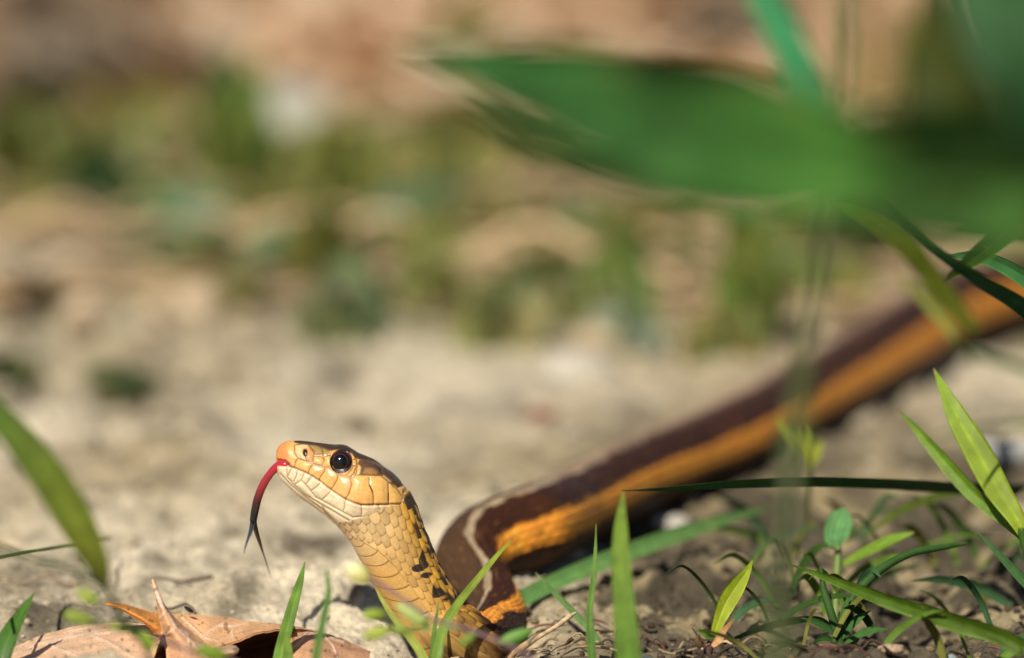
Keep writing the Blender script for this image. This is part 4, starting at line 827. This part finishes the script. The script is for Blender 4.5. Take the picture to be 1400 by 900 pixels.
# seed on the leaf
sv_, sf_, sc_ = uvball(P(258, 833.5, 1.004), 5.0 * K, RGT, 16, 20, lambda a: np.zeros((len(a), 3)) + np.array([0.012, 0.008, 0.006]))
cc_ = P(258, 833.5, 1.004); sv_ = cc_ + (sv_ - cc_) * [1.25, 0.7, 0.62] ; sv_[:, 2] -= (sv_[:, 0] - cc_[0]) * 0.55
tag(mesh_obj('seed', sv_, sf_, M_bark, None, col=sc_), 'tiny black seed resting on the dry leaf rim', 'seed')

# ------------------------------------------------------------------ twigs, pebbles, crumbs
tw = empty('twig', P(720, 900, .985), 'straw coloured broken twig with a knot at the bottom centre', 'twig')
add_tube('stalk', M_bark, tw, PZ([(688, 915, .984), (700, 896, .985), (716, 884, .986), (735, 872, .988), (760, 857, .990), (779, 843, .992), (787, 838, .993)]), [3 * K, 3.4 * K, 5.2 * K, 3.3 * K, 3.0 * K, 3.4 * K, 1.6 * K], [(0.30, 0.15, 0.07), (0.52, 0.37, 0.20), (0.60, 0.46, 0.28)])
add_tube('side_shoot', M_bark, tw, PZ([(721, 883, .985), (724, 876, .985), (731, 870, .985), (739, 864, .985)]), [2.4 * K, 2 * K, 1.4 * K, .5 * K], (0.22, 0.2, 0.12), ns=14, nseg=8)
def rock(seed, n=14):
    a = np.linspace(0.02, math.pi - 0.02, n)[:, None]; b = np.linspace(0, 2 * math.pi, n + 4, endpoint=False)[None]
    d = np.stack([np.sin(a) * np.cos(b), np.sin(a) * np.sin(b), np.cos(a) + 0 * b], -1)
    r = 1 + 0.30 * fbm(d[..., 0] * 1.7 + seed * 3.3, d[..., 1] * 1.7 + d[..., 2] * 1.3, 3, seed) + 0.1 * fbm(d[..., 0] * 5 + seed, d[..., 2] * 5 + d[..., 1] * 4, 2, seed)
    return (d * r[..., None]).reshape(-1, 3), grid_faces(n, n + 4, True)
ROCKS = [rock(i, 12) for i in range(10)]; ROCKS_LO = [rock(i, 6) for i in range(10)]
def pebble(px, py, wpx, colr, label, flat=0.6, rk=0):
    w = wpx * K * depth_at(py) / 2
    p = G(px, py + wpx * flat * 0.35); v, f = ROCKS[rk]; v = v * [w, w * 0.9, w * flat]
    v = v + [p[0], p[1], gh(p) + w * flat * 0.5]
    o = mesh_obj('pebble', v, f, M_crumb, None, col=np.zeros((len(v), 3)) + np.array(colr)); return tag(o, label, 'pebble')
pebble(885, 884, 34, (0.10, 0.12, 0.14), 'rough blue grey pebble beside the broad blurred blade', rk=1, flat=.8)
pebble(792, 500, 110, (0.50, 0.46, 0.38), 'flat pale blurred stone in the mid distance', rk=2, flat=.45)
pebble(740, 555, 46, (0.20, 0.06, 0.04), 'small reddish brown stone on the pale soil', rk=3, flat=.5)
pebble(915, 692, 60, (0.60, 0.55, 0.48), 'pale stone below the striped body', rk=4, flat=.4)
pebble(385, 150, 150, (0.42, 0.42, 0.36), 'grey far stone near the top left', rk=5, flat=.6)
pebble(530, 370, 80, (0.55, 0.45, 0.36), 'pinkish blurred stone between grass tufts', rk=6, flat=.6)
pebble(1372, 615, 80, (0.50, 0.50, 0.48), 'grey stone behind the bright shoot at the right edge', rk=7, flat=.5)
pebble(1218, 893, 36, (0.42, 0.30, 0.20), 'flat tan chip at the bottom right', rk=8, flat=.4)
pebble(1300, 890, 20, (0.25, 0.30, 0.30), 'small bluish chip at the bottom right', rk=9, flat=.6)
pebble(505, 700, 26, (0.45, 0.28, 0.22), 'small pinkish clod seen under the throat', rk=0, flat=.5)

def scatter_rocks(name, n, fx, size, colf, label, seed, hi_res=False, sink=0.25):
    r = np.random.default_rng(seed); parts = []
    lib = ROCKS if hi_res else ROCKS_LO
    px_, py_ = fx(r, n)
    for i in range(n):
        p = G(px_[i], py_[i]); s = size(r) 
        v, f = lib[int(r.integers(10))]
        a = r.uniform(0, 6.28); c_, s_ = math.cos(a), math.sin(a)
        q = v * [s, s * r.uniform(.6, 1), s * r.uniform(.45, .9)]; q = np.stack([q[:, 0] * c_ - q[:, 1] * s_, q[:, 0] * s_ + q[:, 1] * c_, q[:, 2]], -1)
        q = q + [p[0], p[1], 0]; parts.append((q, f, np.broadcast_to(colf(r), (len(q), 3)), p, s))
    zz = ground_h(np.array([p[3][0] for p in parts]), np.array([p[3][1] for p in parts]))
    for k, p in enumerate(parts): p[0][:, 2] += zz[k] + p[4] * sink
    v, f, c, u = merge([p[:3] for p in parts]); o = mesh_obj(name, v, f, M_crumb, None, col=c); tag(o, label, 'soil', kind='stuff'); return o
def region(x0, x1, y0, y1): return lambda r, n: (r.uniform(x0, x1, n), r.uniform(y0, y1, n))
def soilc(r):
    t = r.uniform(); return (np.array([0.42, 0.36, 0.25]) if t < .6 else np.array([0.55, 0.49, 0.38]) if t < .93 else np.array([0.16, 0.12, 0.08])) * r.uniform(.7, 1.15)
def darkc(r):
    t = r.uniform(); return (np.array([0.07, 0.05, 0.032]) if t < .65 else np.array([0.24, 0.18, 0.10])) * r.uniform(.6, 1.3)
scatter_rocks('soil_crumbs', 1100, region(-60, 720, 640, 935), lambda r: 0.0003 + 0.0007 * r.uniform() ** 2.5, soilc, 'loose crumbs of pale soil', 3)
scatter_rocks('dark_soil_crumbs', 1500, region(640, 1460, 780, 935), lambda r: 0.0002 + 0.0008 * r.uniform() ** 2.5, darkc, 'dark humus crumbs along the near edge', 4)
scatter_rocks('soil_clods', 110, region(-100, 1500, 470, 720), lambda r: 0.0010 + 0.0022 * r.uniform() ** 2, soilc, 'pale clods of dry soil', 5, True, 0.1)
scatter_rocks('far_clods', 500, region(-200, 1600, 10, 470), lambda r: 0.002 + 0.008 * r.uniform() ** 2, lambda r: (np.array([0.46, 0.36, 0.24]) if r.uniform() < .7 else np.array([0.16, 0.11, 0.07])) * r.uniform(.7, 1.2), 'brown clods in the distance', 6, False, 0.2)
# strands: dry roots, straw and stems on the near soil
def strands(name, n, reg, L, rad, colf, label, seed, lift=0.0006):
    r = np.random.default_rng(seed); parts = []; x, y = reg(r, n)
    for i in range(n):
        p = G(x[i], y[i]); a = r.uniform(-0.5, 0.5) + (math.pi if r.uniform() < .5 else 0); ln = L * r.uniform(.3, 1); bend = r.uniform(-.5, .5)
        k = 5; pts = []; q = np.array(p[:2])
        for j in range(k):
            pts.append([q[0], q[1], 0]); q = q + ln / k * np.array([math.cos(a), math.sin(a)]); a += bend / k
        pts = np.array(pts); pts[:, 2] = ground_h(pts[:, 0], pts[:, 1]) + lift + r.uniform(0, lift * 2); pts[k // 2, 2] += r.uniform(0, ln * .12)
        rd = rad * r.uniform(.4, 1.2); g, t = tube(pts, [rd, rd, rd * .9, rd * .8, rd * .3], 1, 6, 10, flatdir=(0.02, 0.1, 1)); parts.append((g.reshape(-1, 3), grid_faces(10, 6, True), np.broadcast_to(colf(r), (60, 3))))
    v, f, c, u = merge(parts); o = mesh_obj(name, v, f, M_bark, None, col=c); tag(o, label, 'plant debris', kind='stuff')
def strc(r):
    t = r.uniform(); return (np.array([0.07, 0.045, 0.03]) if t < .5 else np.array([0.36, 0.26, 0.15]) if t < .85 else np.array([0.16, 0.07, 0.05])) * r.uniform(.6, 1.3)
strands('dry_roots', 130, region(640, 1460, 835, 930), 0.012, 0.00022, strc, 'fine dry roots and straw on the near soil', 11)
strands('straw', 40, region(-60, 1460, 560, 900), 0.018, 0.0003, strc, 'scattered straw on the pale soil', 12)
strands('far_straw', 300, region(-200, 1600, 20, 460), 0.10, 0.0014, lambda r: (np.array([0.50, 0.36, 0.21]) if r.uniform() < .7 else np.array([0.20, 0.14, 0.08])) * r.uniform(.7, 1.3), 'brown straw and twigs in the distance', 13, .003)

# fallen leaves far behind
def litter(n, seed):
    r = np.random.default_rng(seed); parts = []
    for i in range(n):
        px = r.uniform(-250, 1650); py = 190 * r.uniform() - 25
        if py > 240 and r.uniform() < .5: continue
        p = G(px, py); L = r.uniform(.012, .036); w = L * r.uniform(.4, .7); a = r.uniform(0, 6.28); ti = r.uniform(-.7, .7)
        us = np.linspace(-1, 1, 5); vs = np.linspace(0, 1, 7)[:, None]
        wd = w / 2 * np.sin(np.pi * np.clip(vs, 0.03, .97)) ** .7
        gx_ = (vs - .5) * L + 0 * us; gy_ = wd * us; gz_ = 0.25 * w * us ** 2 + 0.2 * L * (vs - .5) ** 2 * r.uniform(-1, 2.4) + gx_ * math.tan(ti) * .5
        x2 = gx_ * math.cos(a) - gy_ * math.sin(a); y2 = gx_ * math.sin(a) + gy_ * math.cos(a)
        g = np.stack([x2 + p[0], y2 + p[1], gz_ + gh(p) + .005 + L * abs(math.tan(ti)) * .25], -1).reshape(-1, 3)
        t = r.uniform(); c = (np.array([0.78, 0.58, 0.38]) if t < .5 else np.array([0.55, 0.38, 0.23]) if t < .7 else np.array([0.86, 0.72, 0.54])) * r.uniform(.7, 1.15)
        c = c * (1 - .78 * math.exp(-((px - 60) / 140) ** 2 - ((py - 90) / 120) ** 2) - .35 * math.exp(-((px - 200) / 90) ** 2 - ((py - 150) / 50) ** 2) - .8 * math.exp(-((px - 1010) / 90) ** 2 - ((py - 60) / 50) ** 2) - .3 * math.exp(-((px - 330) / 60) ** 2 - ((py - 30) / 30) ** 2))  # leaves painted darker where the far shade patches lie
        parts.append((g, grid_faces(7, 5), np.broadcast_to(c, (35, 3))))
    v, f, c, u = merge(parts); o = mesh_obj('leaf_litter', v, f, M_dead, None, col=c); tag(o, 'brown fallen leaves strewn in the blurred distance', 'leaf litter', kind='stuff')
litter(1500, 5)

# blurred grass tufts and low weeds behind
def tuft(px, py, hpx, wpx, n, colr, label, bw=0.0035, seed=0, lean=0.0, broad=False):
    r = np.random.default_rng(900 + seed); n = int(n * 1.6); hpx *= 1.5; bw *= 1.35; p = Gs(px, py); z = depth_at(py); H = hpx * K * z; Wd = wpx * K * z / 2; parts = []
    for i in range(n):
        bx = p[0] + r.normal() * Wd * .35; by = p[1] + r.normal() * Wd * .5; a = r.uniform(0, 6.28); out = r.uniform(.1, .75) * Wd; h = H * r.uniform(.45, 1.0)
        dx, dy = math.cos(a) * out + lean * H, math.sin(a) * out
        bz = gh((bx, by)) - 0.002; b0 = np.array([bx, by, bz])
        pts = np.array([b0, b0 + [dx * .25, dy * .25, h * .5], b0 + [dx * .65, dy * .65, h * .9], b0 + [dx * 1.1, dy * 1.1, h * r.uniform(.75, 1.1)]])
        q = crom(pts, 9); t = np.gradient(q, axis=0); sd = np.cross(t, [math.cos(a + .6), math.sin(a + .6), .3]); sd /= np.linalg.norm(sd, axis=1, keepdims=True)
        vs = np.linspace(0, 1, 9); w = bw * r.uniform(.6, 1.3) * (np.sin(np.pi * np.clip(vs * .9 + .08, 0, 1)) ** (.6 if broad else .5))
        us = np.array([-1, 0, 1.0]); nn = np.cross(sd, t); nn /= np.linalg.norm(nn, axis=1, keepdims=True)
        g = q[:, None] + w[:, None, None] * (us[None, :, None] * sd[:, None] + 0.3 * (np.abs(us))[None, :, None] * nn[:, None])
        c = np.asarray(colr) * r.uniform(.6, 1.35) * np.array([r.uniform(.8, 1.3), 1, r.uniform(.7, 1.2)])
        parts.append((g.reshape(-1, 3), grid_faces(9, 3), np.broadcast_to(c, (27, 3)), np.stack([np.tile(us, 9), np.repeat(vs, 3), np.zeros(27)], -1)))
    v, f, c, u = merge(parts); o = mesh_obj('grass_tuft' if not broad else 'low_weed', v, f, M_grass if not broad else M_broad, None, col=c, uvw=u)
    tag(o, label, 'grass' if not broad else 'weed', 'blurred plants behind the snake')
OL = (0.26, 0.28, 0.09); OD = (0.16, 0.19, 0.045); GG = (0.20, 0.29, 0.08); YG = (0.29, 0.31, 0.10); TL = (0.16, 0.32, 0.20); GD = (0.065, 0.13, 0.045)
TUFTS = [
    (315, 290, 150, 110, 46, GG, 'tall olive green tuft, highest of the left group'), (345, 285, 70, 120, 40, OD, 'dark green heart of the left group of tufts'),
    (130, 315, 90, 90, 50, GD, 'dark green tuft standing alone left of the group'), (30, 240, 70, 120, 46, OD, 'dark olive tuft at the far left edge'),
    (70, 300, 60, 130, 34, OL, 'pale olive tuft low at the left edge'), (190, 210, 70, 140, 30, YG, 'yellowish grass patch at upper left'), (210, 285, 40, 110, 40, OD, 'low dark yellow green patch left of the group'),
    (470, 290, 100, 130, 44, YG, 'yellow green tuft right of the tall left tuft'), (440, 270, 50, 120, 40, GD, 'dark tuft behind the yellow green one'), (640, 275, 70, 130, 46, YG, 'yellow green tuft below the big blurred leaf tip'),
    (660, 230, 70, 200, 66, OD, 'dark olive tuft under the big blurred leaf tip'), (740, 205, 50, 140, 40, OD, 'dark olive tuft behind the big blurred leaf'), (440, 385, 90, 60, 22, (0.24, 0.27, 0.08), 'dark upright olive tuft in the middle distance'), (475, 450, 50, 150, 14, (0.20, 0.26, 0.13), 'dark green tuft on the edge of the pale soil'),
    (690, 465, 60, 130, 18, (0.24, 0.27, 0.11), 'olive tuft at the centre edge of the pale soil'), (665, 450, 50, 70, 36, OD, 'small dark tuft left of the olive centre one'), (790, 430, 50, 150, 26, (0.26, 0.28, 0.12), 'wide olive tuft right of centre'), (850, 440, 90, 60, 26, GG, 'upright green tuft right of centre'),
    (760, 410, 46, 120, 40, OD, 'dark olive tuft behind the wide olive one'), (910, 400, 60, 110, 36, OD, 'dark tuft behind the pale upright blades'), (1010, 470, 150, 46, 22, GG, 'tall pale green blades left of the blurred stalks'), (985, 480, 44, 80, 14, OL, 'short green blades below the tall pale ones'),
    (580, 420, 60, 80, 24, OL, 'sparse olive tuft left of centre'), (1150, 430, 70, 90, 34, YG, 'yellow tuft behind the striped body'), (20, 530, 22, 90, 9, (0.12, 0.15, 0.07), 'dark low tuft on the soil at the left edge'), (175, 545, 18, 130, 9, (0.12, 0.15, 0.07), 'dark low tuft on the pale soil at left'),
    (40, 420, 30, 140, 20, (0.22, 0.15, 0.09), 'brown withered tuft at the left edge'), (330, 420, 40, 90, 24, OL, 'sparse olive tuft above the bare soil'), (1090, 350, 80, 80, 26, OL, 'olive tuft behind the blurred stalks'), (1190, 365, 110, 130, 60, (0.05, 0.08, 0.025), 'dark tuft beneath the blurred plant at right'),
    (60, 170, 60, 160, 50, (0.10, 0.08, 0.04), 'dark brown withered tuft at the top left'), (640, 110, 90, 80, 26, YG, 'pale yellow green tuft at the top centre'), (1000, 110, 70, 130, 60, (0.05, 0.045, 0.03), 'dark clump behind the big blurred leaf'),
    (120, 250, 60, 160, 40, OL, 'olive grass patch behind the lone dark green tuft'), (250, 330, 60, 150, 36, GG, 'green grass patch under the left group of tufts'), (390, 330, 70, 140, 36, OL, 'olive grass patch above the small teal weed'),
    (520, 260, 60, 140, 36, YG, 'yellow green patch above the teal arching weed'), (560, 380, 60, 130, 30, OL, 'olive patch below the teal arching weed'), (640, 350, 60, 140, 30, OL, 'olive patch in the very middle of the grass band'), (730, 340, 50, 140, 26, YG, 'yellowish patch below the big blurred leaf'),
    (830, 360, 60, 140, 26, OL, 'olive patch below the middle of the big blurred leaf'), (940, 330, 60, 120, 24, OL, 'olive patch behind the tall pale green blades'), (1060, 420, 70, 70, 20, GG, 'green blades just left of the blurred stalks'), (720, 440, 50, 120, 26, OD, 'dark olive fringe on the edge of the pale soil'),
    (20, 330, 60, 120, 30, OL, 'olive patch low at the left edge'), (300, 380, 40, 160, 24, OL, 'thin olive fringe left of the dark upright tuft')]
for i, t in enumerate(TUFTS): tuft(*t, seed=i)
for i, t in enumerate([(240, 345, 60, 110, 12, TL, 'teal broad leaved weed left of the dark upright tuft'), (570, 330, 60, 150, 9, TL, 'teal arching weed left of centre'), (380, 375, 34, 90, 10, TL, 'small teal weed beside the dark upright tuft'),
                       (860, 472, 10, 130, 5, (0.22, 0.32, 0.22), 'flat teal weed on the edge of the pale soil'), (480, 410, 40, 110, 4, (0.20, 0.30, 0.18), 'teal leaves inside the dark green tuft')]):
    tuft(*t, bw=0.009, seed=100 + i, broad=True)
settle()
